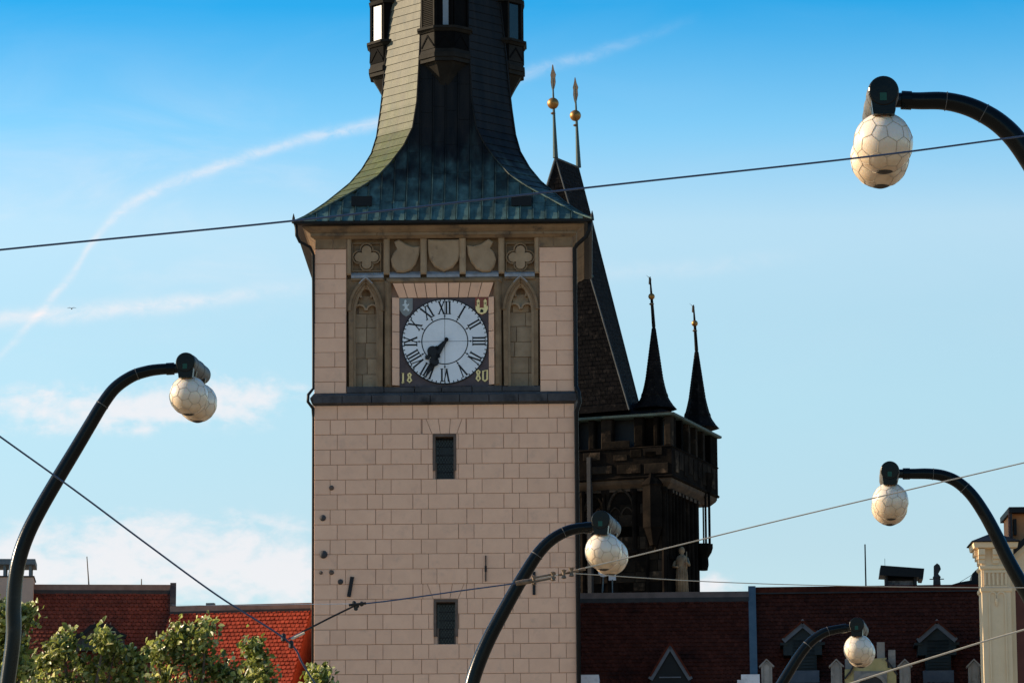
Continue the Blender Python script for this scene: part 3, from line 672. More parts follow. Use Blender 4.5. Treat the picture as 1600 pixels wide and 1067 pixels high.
# ---- leaded windows
for (a, b, t_, m_, c_, d_, bt) in wins:
    u0, u1, v0, v1 = U(a), U(b), U(c_), U(d_)
    wo = MB().box(v0 - .02, v1 + .02, .40, .44, Zt(bt), Zt(t_)).build('window', 'glass', tw)
    fr_ = MB()
    fr_.box(u0, u0 + .085, -.02, .42, Zt(m_), Zt(t_)); fr_.box(u1 - .085, u1, -.02, .42, Zt(m_), Zt(t_)); fr_.box(u0 + .085, u1 - .085, -.02, .42, Zt(t_) - .09, Zt(t_))
    fr_.box(v0 - .03, v0 + .05, .06, .42, Zt(bt), Zt(m_) + .3); fr_.box(v1 - .05, v1 + .03, .06, .42, Zt(bt), Zt(m_) + .3)
    fr_.box(v0, v1, .05, .42, Zt(bt) - .01, Zt(bt) + .06)
    fr_.build('frame', 'winframe', wo)
    la = MB(); zb, zt = Zt(bt) + .06, Zt(t_) - .1; wd = v1 - v0 - .1; s_ = .085
    cpts = []
    n = int((zt - zb + wd) / s_) + 1
    for i in range(-n, n + 1):
        for sg in (1, -1):
            # line u = um + sg*(z - zb) + i*s
            p0 = None; l = []
            for q in range(0, 41):
                z = zb + (zt - zb) * q / 40; u = (v0 + v1) / 2 + sg * (z - zb) * .62 + i * s_ * 1.2
                if v0 + .05 < u < v1 - .05: l.append((u, .385, z))
            if len(l) > 1: la.tube([l[0], l[-1]], .011, 4, False)
    la.build('lead_lattice', 'lead', wo, kind='stuff')
    b2 = MB()
    for zz in [zb + (zt - zb) * i / 5 for i in range(1, 5)]: b2.box(v0 + .04, v1 - .04, .365, .38, zz - .012, zz + .012)
    b2.build('window_bar', 'lead', wo)
# ---- cannonballs set in the wall, anchors, a staff
for x, y, r in ((518, 762, 4), (504.5, 809, 5), (505.5, 866, 6.3), (501.5, 894.5, 3), (518, 894, 4), (532, 908.5, 4.3)):
    u, z = T.L(x, y); rr = r / 45.2
    MB().lathe([(rr * sin(t), -rr * cos(t) * .8) for t in [.05 + (pi / 2 - .05) * i / 6 for i in range(7)][::-1]] , (u, .0, z), 16, 'y').build('cannonball', 'winframe' if r < 4.1 else 'sill', tw, smooth=True)
for a, b, wd in (((550.5, 901), (545, 932), .13), ((759, 868), (759, 908), .035), ((834.5, 893), (834.5, 929), .10)):
    m = MB().sweep(T.poly([a, b]), wd, .02, -.06)
    if wd < .05: m.sweep(T.poly([(759, 884), (759, 893)]), .07, .02, -.065)
    m.build('wall_anchor', 'black', tw)

# ================================================================== COPPER ROOF
z0r = T.L(695, 345, -.69)[1]
prof = [(0, 5.25, 5.25), (.15, 5.05, 4.95), (.3, 4.88, 4.66), (.6, 4.55, 4.26), (1.0, 4.18, 3.70), (1.5, 3.80, 2.96), (2.0, 3.39, 2.36), (2.6, 2.99, 1.90), (3.3, 2.655, 1.445), (4.0, 2.48, 1.13),
        (5.0, 2.35, .98), (6.0, 2.243, .93), (7.0, 2.16, .88), (8.0, 2.06, .84), (9.5, 1.905, .77), (11.0, 1.763, .70), (14, 1.45, .58), (18, .95, .38), (22, .45, .18), (26, .05, .02)]
RU, RW = 0.0, CW
def pr(z):
    h = z - z0r
    for a, b in zip(prof, prof[1:]):
        if a[0] <= h <= b[0]:
            t = (h - a[0]) / (b[0] - a[0]); return a[1] + (b[1] - a[1]) * t, a[2] + (b[2] - a[2]) * t
    return prof[-1][1:]
def facept(k, s, z, off=0.0):
    """point on roof face k (0 = front, going round by 45 degrees); s is metres along the face"""
    a, h = pr(z); c = a - h
    d = a if k % 2 == 0 else (2 * a - c) / sqrt(2)
    ang = -pi / 2 + k * pi / 4            # outward direction in (u, w)
    ou, ow = cos(ang), sin(ang); tu, tw2 = -sin(ang), cos(ang)
    return (RU + ou * (d + off) + tu * s, RW + ow * (d + off) + tw2 * s, z + off * .5)
def halfw(k, z):
    a, h = pr(z); return h if k % 2 == 0 else (a - h) / sqrt(2)
zl = []
for a, b in zip(prof, prof[1:]):
    n = 3 if b[0] < 5 else 2
    zl += [z0r + a[0] + (b[0] - a[0]) * i / n for i in range(n)]
zl.append(z0r + prof[-1][0])
rf = MB()
for k in range(8):
    vs = []; 
    for z in zl:
        h = halfw(k, z); vs += [facept(k, -h, z, -.03), facept(k, h, z, -.03)]
    rf.add(vs, [(2 * i, 2 * i + 1, 2 * i + 3, 2 * i + 2) for i in range(len(zl) - 1)])
rfo = rf.build('copper_roof', 'roof_under', tw)
def sheet(k, s0, s1, za, zb, mt, name='copper_sheet', seam=True, n=None, target=None):
    n = n or max(2, int((zb - za) / .18) + 1)
    L_ = []
    for i in range(n + 1):
        z = za + (zb - za) * i / n; h = halfw(k, z)
        a, b = max(s0, -h), min(s1, h)
        if b - a > .012: L_.append((z, a, b))
    if len(L_) < 2: return None
    # finer start where the clip begins is not needed at this size
    m = target or MB()
    top = []; 
    for z, a, b in L_:
        tilt = .018 * (1 - (z - za) / (zb - za)) if not seam else 0
        top += [facept(k, a, z, .028 + tilt), facept(k, a, z, -.02), facept(k, b, z, .028 + tilt), facept(k, b, z, -.02)]
    fs = []
    for i in range(len(L_) - 1):
        o = 4 * i; q = o + 4
        fs += [(o, o + 2, q + 2, q), (o + 1, o, q, q + 1), (o + 2, o + 3, q + 3, q + 2)]
    fs += [(0, 1, 3, 2)]; e = 4 * (len(L_) - 1); fs += [(e, e + 2, e + 3, e + 1)]
    m.add(top, fs)
    if seam and L_[0][1] <= s0 + .02:
        for side in (0,):
            pts = [facept(k, s0 + .005, z, .0) for z, a, b in L_ if a <= s0 + .02]
            pt2 = [facept(k, s0 + .005, z, .065) for z, a, b in L_ if a <= s0 + .02]
            pt3 = [facept(k, s0 + .035, z, .065) for z, a, b in L_ if a <= s0 + .02]
            pt4 = [facept(k, s0 + .035, z, .0) for z, a, b in L_ if a <= s0 + .02]
            if len(pts) > 1:
                o = [p for r in zip(pts, pt2, pt3, pt4) for p in r]
                m.add(o, [(4 * i + a, 4 * i + b, 4 * i + 4 + b, 4 * i + 4 + a) for i in range(len(pts) - 1) for a, b in ((0, 1), (1, 2), (2, 3))])
    if target is None: return m.build(name, mt, rfo)
rnd = random.Random(3)
sw = .45
ztop = z0r + 11.5
joined = MB()
for i in range(-12, 12):
    s0, s1 = i * sw + .01, (i + 1) * sw - .01
    z = z0r + .02; first = True
    while z < ztop:
        ln = rnd.choice([.62, .75, .9]) if first else rnd.uniform(1.05, 1.5)
        zb = min(z + ln, ztop)
        if first: ln
        # only where the strip lies inside the face
        if min(abs(s0), abs(s1)) < halfw(0, z + .05):
            sheet(0, s0, s1, z, zb - .012, 'copper')
        z = zb; first = False
# corner faces: courses of broad sheets
for k, mt in ((7, 'copper_b'), (1, 'copper')):
    z = z0r + .05; r = 0
    while z < ztop:
        zb = z + (.115 + .035 * min(1, (z - z0r) / 2.5) if z < z0r + 1.2 else .30)
        nn = 2; hw = halfw(k, (z + zb) / 2); w_ = 2 * hw / nn if hw > .35 else 2 * hw + .1
        ofs = (.5 * w_ if r % 2 else 0)
        s0 = -hw - .05 - ofs
        if hw <= .35: s0, w_ = -hw - .05, 2 * hw + .1
        while s0 < hw:
            if s0 + w_ > -hw: sheet(k, max(s0, -hw - .05), min(s0 + w_ - .002, hw + .2), z, zb - .006, mt, 'copper_sheet', seam=False, n=3)
            s0 += w_
        z = zb; r += 1
for k in (2, 3, 4, 5, 6):
    z = z0r + .05
    while z < z0r + 25.5:
        hw = halfw(k, z + .3); sheet(k, -hw - .1, hw + .1, z, z + .58, 'copper', seam=False, n=3, target=joined); z += .6
for k in (7, 0, 1):
    z = ztop
    while z < z0r + 25.5:
        hw = halfw(k, z + .3); sheet(k, -hw - .1, hw + .1, z, z + .58, 'copper', seam=False, n=3, target=joined); z += .6
joined.build('copper_sheets', 'copper', rfo, kind='stuff')
# hip rolls
for k in range(8):
    pts = [facept(k, halfw(k, z), z, .045) for z in zl]
    MB().tube(pts, .035, 6).build('hip_roll', 'copper', rfo)
# little roof vents
for px in (566, 815):
    u, _ = T.L(px, 315, .5); z = T.L(px, 322, .1)[1]
    a, _ = pr(z); wf = RW - a - .12
    MB().add([(u - .36, wf, z - .02), (u + .36, wf, z - .02), (u + .36, wf, z + .34), (u - .36, wf, z + .34), (u - .36, wf + 1.0, z + .1), (u + .36, wf + 1.0, z + .1), (u + .36, wf + .9, z + .46), (u - .36, wf + .9, z + .46)],
             [(0, 1, 2, 3), (4, 7, 6, 5), (0, 4, 5, 1), (1, 5, 6, 2), (2, 6, 7, 3), (3, 7, 4, 0)]).build('roof_vent', 'gutter', tw)
# ---- oriel bays on the four sides of the steep roof
def oriel(rot, mats, pane='blind'):
    D, HWo, ca = 2.80, .87, .53
    zs = [T.L(597, y, CW)[1] for y in (180, 125, 119, 112, 106, 80, 76, 72, 14, 9, -30)]
    zc, zb1, zb2, zb3, zp0, zp1, zs1, zs2, zw1, zm, zt = zs
    root = bpy.data.objects.new('oriel_window', None); C.objects.link(root); root.parent = tw; root.location = (RU, RW, 0); root.rotation_euler = (0, 0, rot)
    plan = lambda d, g=0: [(-HWo - g, -.9), (-HWo - g, -D + ca - d), (-HWo + ca - g * .4, -D - d), (HWo - ca + g * .4, -D - d), (HWo + g, -D + ca - d), (HWo + g, -.9)]
    def shell(z0, z1, g0, g1, m, name, bot=True):
        a, b = plan(g0, g0), plan(g1, g1)
        vs = [(x, y, z0) for x, y in a] + [(x, y, z1) for x, y in b]
        m.add(vs, [(i, (i + 1) % 6, (i + 1) % 6 + 6, i + 6) for i in range(6)] + [tuple(range(5, -1, -1)), tuple(range(6, 12))])
    b = MB(); shell(zp0, zp1, 0, 0, b, ''); shell(zs2, zt, -.04, -.04, b, '')
    b.build('oriel_body', 'oriel', root)
    for a_ in ((zp1, zs1, .04, .10), (zs1 + .003, zs2, .13, .13), (zw1, zm, .03, .06), (zb2, zb3, .06, .06), (zb3 + .003, zp0, .03, .0), (zb1, zb2 - .003, .02, .02)):
        t = MB(); shell(*a_, t, ''); t.build('oriel_moulding', 'oriel_t', root)
    # corbel: stacked shrinking plans
    c = MB(); prev = None; n = 8
    vs = []
    for i in range(n + 1):
        q = i / n; z = zc + (zb1 - zc) * q; f = .30 + .62 * q ** 1.5
        vs += [(x * (.22 + .66 * q ** 1.3), -1.9 + (y + 1.9) * f if y < -1.9 else y, z) for x, y in plan(0)]
    c.add(vs, [(6 * i + j, 6 * i + (j + 1) % 6, 6 * i + 6 + (j + 1) % 6, 6 * i + 6 + j) for i in range(n) for j in range(6)] + [(5, 4, 3, 2, 1, 0)])
    c.build('corbel', 'oriel_t', root)
    # facets: left cant, front, right cant
    pl = plan(-.04, -.04)
    for j, kind in zip((1, 2, 3), mats):
        A, Bp = Vector(pl[j]), Vector(pl[j + 1]); d = (Bp - A); L0 = d.length; d.normalize(); nrm = Vector((d.y, -d.x))
        if nrm.dot((A + Bp) / 2 - Vector((0, -.9))) < 0: nrm = -nrm
        def pt(s, o, z): return (A.x + d.x * s + nrm.x * o, A.y + d.y * s + nrm.y * o, z)
        def slab(m, s0, s1, z0, z1, o0, o1):
            m.add([pt(s0, o0, z0), pt(s1, o0, z0), pt(s1, o0, z1), pt(s0, o0, z1), pt(s0, o1, z0), pt(s1, o1, z0), pt(s1, o1, z1), pt(s0, o1, z1)], [(0, 1, 2, 3), (4, 7, 6, 5), (0, 4, 5, 1), (1, 5, 6, 2), (2, 6, 7, 3), (3, 7, 4, 0)])
        fm = MB(); slab(fm, 0, .07, zs2, zw1, -.01, .06); slab(fm, L0 - .07, L0, zs2, zw1, -.01, .06)
        fm.build('post', 'oriel_t' if j == 1 else 'oriel', root)
        m = MB()
        if kind == 'louver':
            z = zs2 + .02
            while z < zw1 - .05:
                m.add([pt(.1, .05, z), pt(L0 - .1, .05, z), pt(L0 - .1, .0, z + .06), pt(.1, .0, z + .06), pt(.1, .05, z - .012), pt(L0 - .1, .05, z - .012)], [(0, 1, 2, 3), (0, 4, 5, 1), (4, 3, 2, 5)]); z += .07
            m.build('louvers', 'oriel_t', root, kind='stuff')
        elif kind == 'pane':
            wdt = .14 if j == 2 else .09
            s_a = .12 if j != 2 else L0 * .42
            slab(m, s_a, min(s_a + (.42 if j != 2 else .2), L0 - .1), zs2 + .05, zw1 - .06, -.005, .012); m.build('pane', pane, root)
        # chevron boards on the panel below and above
        pl0 = plan(0, 0); A, Bp = Vector(pl0[j]), Vector(pl0[j + 1]); d = (Bp - A); L0 = d.length; d.normalize(); nrm = Vector((d.y, -d.x))
        if nrm.dot((A + Bp) / 2 - Vector((0, -.9))) < 0: nrm = -nrm
        for z0, z1 in ((zp0, zp1), (zm, zm + .55)):
            ch = MB(); slab(ch, .03, L0 - .03, z0 + .02, z1 - .02, 0, .012); ch.build('panel', 'oriel_t' if j == 1 else 'oriel', root)
            ch = MB()
            for s0, s1 in ((.06, L0 / 2), (L0 - .06, L0 / 2)):
                za, zb = z0 + .08, z1 - .08; ww = .05
                ch.add([pt(s0, .012, za), pt(s0, .035, za), pt(s0, .035, za + ww * 1.6), pt(s0, .012, za + ww * 1.6), pt(s1, .012, zb - ww * 1.6), pt(s1, .035, zb - ww * 1.6), pt(s1, .035, zb), pt(s1, .012, zb)], [(0, 1, 2, 3), (4, 7, 6, 5), (0, 4, 5, 1), (1, 5, 6, 2), (2, 6, 7, 3), (3, 7, 4, 0)])
            ch.build('chevron', 'oriel', root)
    rfm = MB(); a = plan(.1, .1); rfm.add([(x, y, zt) for x, y in a] + [(0, -1.0, zt + 1.6)], [tuple(range(5, -1, -1))] + [(i, (i + 1) % 6, 6) for i in range(6)])
    rfm.build('oriel_roof', 'oriel', root)
    return root
oriel(0, ('louver', 'pane', 'none'))
oriel(-pi / 2, ('none', 'none', 'pane'))

oriel(pi / 2, ('pane', 'none', 'none'), 'glass')
oriel(pi, ('none', 'none', 'none'))
MB().lathe([(.06, 0), (.05, 1.2), (.2, 1.35), (.24, 1.55), (.18, 1.75), (.03, 1.85), (.02, 3.2)], (RU, RW, z0r + 25.8), 10).build('finial', 'goldball', tw)

# ================================================================== BRIDGE TOWER
B = Fr(1050, 230, -19.4, 760)
bt = frthing(B, 'bridge_tower', 'blackened gothic bridge tower with steep slate roof behind the clock tower', 'gothic tower')
def Bz(px, py, w=0): return B.L(px, py, w)[1]
zg1 = Bz(1050, 645); zg0 = Bz(1050, 745); zmid = Bz(1050, 698)
GL = 9.0; GWd = 10.0                                  # gallery length in depth, width to the left
bi = .45
body = MB().box(-GWd + bi, -bi, bi, 6.6, 0, zg0 + .3).build('body', 'soot', bt)
# shafts and blind tracery on both faces
rb_ = random.Random(5)
sh_ = MB()
def shaft(u, w, z0, z1, r=.11, m='soot'):
    return MB().lathe([(r * 1.5, 0), (r * 1.5, .15), (r, .25), (r, z1 - z0 - .35), (r * 1.6, z1 - z0 - .2), (r * 1.6, z1 - z0)], (u, w, z0), 8).build('shaft', m, body)
zlow = Bz(1050, 930) - 2
for i, u in enumerate((-5.4, -4.15, -3.9, -2.35, -1.62, -1.1, -.62)): shaft(u, bi - .04, zlow if i % 2 == 0 else Bz(1050, 860), zg0 - .5, .10 if i % 3 else .15)
for w in (.9, 1.5, 2.1, 2.8, 3.4, 4.2, 5.0, 5.8): shaft(-bi + .03, w, Bz(1050, 870) if w < 2 else zlow, zg0 - .55, .12)
for u0, u1 in ((-5.25, -4.2), (-3.85, -2.4), (-1.6, -1.12), (-1.08, -.64)):
    zs = zg0 - 1.6; MB().sweep(arch(u0, u1, zs, zs + (u1 - u0) * .8), .12, bi, bi - .14).build('blind_arch', 'soot_b', body)
    if u1 - u0 > .9:
        um = (u0 + u1) / 2
        for a, b in ((u0 + .05, um - .03), (um + .03, u1 - .05)): MB().sweep(arch(a, b, zs - .35, zs + .1), .07, bi, bi - .09).build('tracery', 'soot_b', body)
# stones of the front, a few cleaned or proud
zz = zlow
while zz < zg0 - 1.9:
    hh = rb_.uniform(.5, .75); u = -5.25
    while u < -.8:
        w_ = rb_.uniform(.7, 1.3)
        if rb_.random() < .75: MB().cham(u + .02, min(u + w_, -.7) - .02, bi, bi - rb_.uniform(.015, .05), zz + .02, zz + hh - .02, .012).build('stone_block', 'soot_b', body)
        u += w_
    zz += hh
# canopied corner bay
MB().lathe([(.25, 0), (.55, .9), (.62, 1.0), (.62, 3.3), (.7, 3.4), (.5, 3.8), (.06, 5.4)], (-1.2, bi - .1, Bz(1030, 850)), 6, ph=.5).build('corner_canopy', 'soot', bt)
# far corner turret on slender columns, sky between them
zc0, zc1 = Bz(1105, 852, 7.2), Bz(1105, 768, 7.2)
ucol = lambda px, w: B.L(px, 810, w)[0]
ct_ = MB().lathe([(.25, -1.5), (.32, -1.2), (.30, -.8), (.5, -.5), (.58, -.25), (.58, 0)], (ucol(1098, 6.6), 6.6, zc0), 8).build('corner_turret', 'soot', bt)
for px, w, r in ((1102.6, 6.6, .065), (1108.3, 6.9, .075), (1099, 7.9, .05)):
    MB().tube([(ucol(px, w), w, zc0), (ucol(px, w), w, zc1 + .3)], r, 8).build('column', 'soot', ct_)
MB().lathe([(.42, -.1), (.45, .25), (.55, .6), (.62, 1.0)], (ucol(1100, 6.9), 6.9, zc1), 8).build('turret_corbel', 'soot', ct_)
# gallery
gal = MB()
gal.box(-GWd, 0, 0, GL, zg0, zmid - .0)
galo = gal.build('gallery', 'soot', bt)
MB().rings([(zg0 - .35, -.35), (zg0 - .1, .0), (zg0 + .0, .05), (zg0 + .12, .05)], 0, 0)
def rectring(lev, mt, name, par):
    m = MB(); o = 0; vs = []
    for z, g_ in lev: vs += [(-GWd - g_, -g_, z), (g_, -g_, z), (g_, GL + g_, z), (-GWd - g_, GL + g_, z)]
    fs = [(4 * i + j, 4 * i + (j + 1) % 4, 4 * i + 4 + (j + 1) % 4, 4 * i + 4 + j) for i in range(len(lev) - 1) for j in range(4)]
    fs += [(3, 2, 1, 0), tuple(4 * (len(lev) - 1) + j for j in range(4))]
    return m.add(vs, fs).build(name, mt, par)
rectring([(zg0 - .55, -.42), (zg0 - .25, -.12), (zg0 - .12, -.05), (zg0 - .003, -.05)], 'warmstone', 'corbel_course', galo)
rectring([(zg0 + .003, .03), (zg0 + .10, .08), (zg0 + .16, .03)], 'soot', 'gallery_moulding', galo)
MB().box(-5.2, -.5, bi - .14, bi - .02, zg0 - .62, zg0 - .50).build('lit_band', 'warmstone', galo)  # strip added to show the lit band below the gallery
MB().box(-bi - .02 + .1, -bi + .16, .8, 6.4, zg0 - .72, zg0 - .56).build('lit_band', 'warmstone', galo)
rectring([(zmid + .003, .0), (zmid + .06, .06), (zmid + .12, .0)], 'soot', 'gallery_moulding', galo)
inner = MB().box(-GWd + .7, -.7, .7, GL - .7, zmid, zg1).build('gallery_core', 'gutter', galo)
for u0, u1 in ((-.42, 0), (-1.05, -.78), (-2.2, -1.65), (-4.15, -3.5), (-4.9, -4.55), (-6.3, -5.6), (-8, -7.4)):
    MB().cham(u0, u1, .5, .0, zmid + .12, zg1, .06).build('pier', 'soot_b', galo)
for w0, w1 in ((0.52, .9), (1.9, 2.25), (3.3, 3.65), (4.7, 5.05), (6.1, 6.5), (7.6, GL)):
    m = MB().box(-.5, 0, w0, w1, zmid + .12, zg1); m.build('pier', 'soot_b', galo)
for i, (u0, u1, y0, y1, mt) in enumerate(((-4.1, -2.45, 684, 695, 'soot_b'), (-1.65, -.55, 697, 709, 'soot_b'), (-1.55, -.9, 703, 712, 'soot_b'), (-3.4, -2.6, 706, 715, 'soot_b'), (-5.2, -4.2, 700, 712, 'soot_b'), (-2.4, -1.75, 699, 711, 'soot_b'), (-4.9, -3.5, 722, 734, 'soot_b'), (-1.6, -.2, 722, 738, 'soot_b'), (-3.2, -1.8, 722, 736, 'soot_b'))):
    MB().cham(u0, u1, .02, -.04 - .004 * i, Bz(1050, y1), Bz(1050, y0), .02).build('stone_block', mt, galo)
for i in range(9):
    w0 = .5 + i * .9; MB().box(-.01, .035, w0 + .05, w0 + .8 - .05 * (i % 3), zg0 + .4 + .25 * (i % 2), zmid - .1).build('stone_block', 'soot_b', galo)
# low gallery roof with copper gutter
ge = MB(); o_ = .18
ge.add([(-GWd - o_, -o_, zg1), (o_, -o_, zg1), (o_, GL + o_, zg1), (-GWd - o_, GL + o_, zg1), (-GWd + 2.4, 2.3, zg1 + 1.1), (-2.4, 2.3, zg1 + 1.1), (-2.4, GL - 2.3, zg1 + 1.1), (-GWd + 2.4, GL - 2.3, zg1 + 1.1)],
       [(3, 2, 1, 0), (4, 5, 6, 7), (0, 1, 5, 4), (1, 2, 6, 5), (2, 3, 7, 6), (3, 0, 4, 7)])
geo_ = ge.build('gallery_roof', 'slate', bt)
rectring([(zg1 - .13, .12), (zg1 - .10, .20), (zg1 + .015, .22)], 'verdigris', 'copper_gutter', geo_)
# steep main roof
def bl(px, py, Y): return B.loc(P(px, py, Y))
R1, R2 = bl(868, 247, 232.5), bl(904, 262, 236.5)
b1, b2, b3, b4 = bl(983, 640, 230.6), bl(1001, 640, 236), bl(742, 660, 233.2), bl(800, 660, 243)
mr = MB().add([R1, R2, b1, b2, b4, b3], [(0, 2, 3, 1), (0, 5, 2), (1, 3, 4), (0, 1, 4, 5), (2, 5, 4, 3)])
mro = mr.build('steep_roof', 'slate', bt)
def lerp(a, b, t): return tuple(x + (y - x) * t for x, y in zip(a, b))
for a, b, r in ((R1, b1, .055), (R1, b3, .07), (R2, b2, .03), (R1, R2, .06)):
    MB().tube([a, lerp(a, b, .5), b], r, 6).build('lead_flashing', 'leadstrip', mro)
# courses of slates on the visible faces: rows of thin strips
sl_ = MB()
for q in range(1, 58):
    t0, t1 = q / 60, (q + 1.15) / 60
    for (A0, A1, B0, B1) in ((R1, b1, R2, b2), (R1, b3, R1, b1)):
        a, b, c, d = Vector(lerp(A0, A1, t0)), Vector(lerp(B0, B1, t0)), Vector(lerp(B0, B1, t1)), Vector(lerp(A0, A1, t1))
        n = (b - a).cross(d - a) if (b - a).length > .01 else (c - a).cross(d - a)
        n.normalize()
        if n.y > 0: n = -n
        k = max(1, int((c - d).length / .42))
        for j in range(k):
            f0, f1 = (j + .5 * (q % 2)) / k, min((j + .94 + .5 * (q % 2)) / k, 1)
            if f0 >= 1: continue
            lo0, lo1 = d.lerp(c, f0), d.lerp(c, f1); up0, up1 = a.lerp(b, f0), a.lerp(b, f1)
            oo = n * (.018 + rb_.uniform(0, .018))
            sl_.add([up0 + n * .01, up1 + n * .01, lo1 + oo, lo0 + oo, lo1, lo0], [(0, 1, 2, 3), (3, 2, 4, 5)])
sl_.build('slates', 'slate', mro, kind='stuff')
def finial(base, ptop, pball, rball, vane, dark, par, nm='finial'):
    f = MB().tube([base, lerp(base, ptop, .45), ptop], [.16 if not dark else .11, .09, .035], 8).build(nm, 'verdigris' if not dark else 'slate', par)
    c = pball
    MB().lathe([(max(.01, rball * sin(t)), -rball * cos(t)) for t in [pi * i / 14 for i in range(15)]], c, 20).build('ball', 'goldball', f, smooth=True)
    MB().lathe([(.09, -.06), (.15, 0), (.09, .06)], (c[0], c[1], c[2] - rball - .25), 10).build('knop', 'fitting', f)
    m = MB()
    if vane == 'flame':
        z = c[2] + rball + .35
        prof_ = [(.0, 0), (.10, .25), (.17, .55), (.15, .85), (.19, 1.0), (.08, 1.3), (.02, 1.6)]
        m.prism([(c[0] + u, z + h) for u, h in prof_] + [(c[0] - u * .7, z + h) for u, h in prof_[::-1]], c[1] - .03, c[1] + .03)
    else:
        z = ptop[2]
        m.prism([(c[0], z - .12), (c[0] - .32, z + .12), (c[0] - .14, z - .06), (c[0] - .16, z - .42), (c[0] - .03, z - .5)], c[1] - .02, c[1] + .02)
    m.build('vane', 'fitting', f)
finial(R1, bl(863.5, 122, 232.5), bl(864, 162, 232.5), .335, 'flame', False, mro)
finial(R2, bl(898.5, 134, 236.5), bl(899, 181, 236.5), .33, 'flame', False, mro)
# corner spires
def spire(px_axis, w, ybase, yapex, yball, ytop, xball):
    # axis on the wall line inset; position in local frame by depth w
    u, _ = B.L(px_axis, ybase, w)
    zb, za, zbl, ztp = (B.L(px_axis, y, w)[1] for y in (ybase, yapex, yball, ytop))
    H = za - zb
    prof_ = [(1.28, -.25), (1.06, .0), (.86, .30), (.70, .62), (.60, 1.0), (.50, H * .32)] + [(.50 * (1 - t) + .07 * t, H * (.32 + .68 * t)) for t in (.25, .5, .75, 1)]
    s_ = MB().lathe(prof_, (u, w, zb), 8, ph=.5).build('corner_spire', 'slate', bt)
    sm = MB()
    for i in range(3, 26):
        t = i / 27; h = H * t
        for a, b in zip(prof_, prof_[1:]):
            if a[1] <= h <= b[1]: r = a[0] + (b[0] - a[0]) * (h - a[1]) / (b[1] - a[1])
        sm.lathe([(r * .9, h + .02), (r + .03, h), (r * .97, h + H / 27)], (u, w, zb), 8, ph=.5)
    sm.build('slate_course', 'slate', s_, kind='stuff')
    du = (xball - px_axis) / 28.0
    finial((u, w, za - .1), (u + du, w, ztp), (u + du * .6, w, zbl), .185, 'flag', True, s_)
    return s_
def depth_axis(px, w): return B.L(px, 640, w)[0]
spire(1023, 1.5, 633, 508, 463, 432, 1018)
spire(1090, 8.6, 663, 545, 505, 476, 1086)
# gallery turret bodies under the spires
for px, w in ((1023, 1.5), (1090, 8.6)):
    u = depth_axis(px, w)
    MB().lathe([(1.0, 0), (1.0, zg1 - zmid)], (u, w, zmid), 8, ph=.5).build('turret', 'soot', bt)
# statue on the right-hand face
us, ws = .35, 1.9
u_s = B.L(1068, 890, ws)[0]
zb = Bz(1068, 928, ws); 
st_ = MB()
st_.lathe([(.30, 0), (.36, .1), (.33, .8), (.29, 1.3), (.34, 1.75), (.36, 1.95), (.22, 2.12), (.10, 2.18), (.11, 2.24), (.17, 2.36), (.165, 2.5), (.10, 2.62), (.02, 2.66)], (u_s, ws - .3, zb), 14)
for i in range(7):
    a = pi + pi * (i + .5) / 7; st_.tube([(u_s + .33 * cos(a), ws - .3 + .33 * sin(a), zb), (u_s + .31 * cos(a + .1), ws - .3 + .31 * sin(a + .1), zb + 1.0), (u_s + .27 * cos(a), ws - .3 + .27 * sin(a), zb + 1.7)], [.06, .05, .03], 5)
st_.tube([(u_s + .3, ws - .35, zb + 1.95), (u_s + .5, ws - .6, zb + 1.55), (u_s + .35, ws - .75, zb + 1.75)], [.11, .09, .06], 7)
st_.tube([(u_s - .3, ws - .35, zb + 1.95), (u_s - .42, ws - .6, zb + 1.5), (u_s - .1, ws - .75, zb + 1.45)], [.11, .09, .06], 7)
st_.tube([(u_s + .42, ws - .75, zb + 1.3), (u_s + .42, ws - .75, zb + 2.3)], .03, 6)
st_.build('statue', mat('statue_stone', (.15, .10, .058), (.30, .205, .12), 2.5, .9, .5, 10), bt, smooth=True)
MB().box(u_s - .7, u_s + .6, ws - .9, ws + .3, zb - 1.2, zb).build('statue_plinth', 'soot', bt)

# ================================================================== HOUSES
def tiles(m, u0, u1, we, ze, wr, zr, pitch=.155, wid=.165, seed=1):
    """plain beaver-tail tiles, rows from eave up to ridge"""
    rr = random.Random(seed); Ls = sqrt((wr - we) ** 2 + (zr - ze) ** 2); dw, dz = (wr - we) / Ls, (zr - ze) / Ls; nw, nz = -dz, dw
    ex = pitch / dz; n = int(Ls / ex)
    for r in range(n):
        s0 = r * ex; s1 = min(s0 + ex * 1.12, Ls)
        u = u0 - (wid / 2 if r % 2 else 0); sag = .012 * sin(r * .9 + seed)
        while u < u1:
            a, b = max(u + .006, u0), min(u + wid - .006, u1); u += wid
            if b - a < .03: continue
            t = .045 + rr.uniform(-.008, .014); dd = rr.uniform(-.006, .006) + sag * .3
            def pt(x, s, o): return (x, we + dw * s + nw * o, ze + dz * s + nz * o)
            w_ = b - a; sc_ = ex * .22
            lo = [(a, s0 + sc_), (a + w_ * .25, s0 + dd), (b - w_ * .25, s0 + dd), (b, s0 + sc_)]
            vs = [pt(x, s, t) for x, s in lo] + [pt(b, s1, .012), pt(a, s1, .012)] + [pt(x, s, t - .035) for x, s in lo]
            m.add(vs, [(0, 1, 2, 3, 4, 5), (0, 6, 7, 1), (1, 7, 8, 2), (2, 8, 9, 3)])
    return m
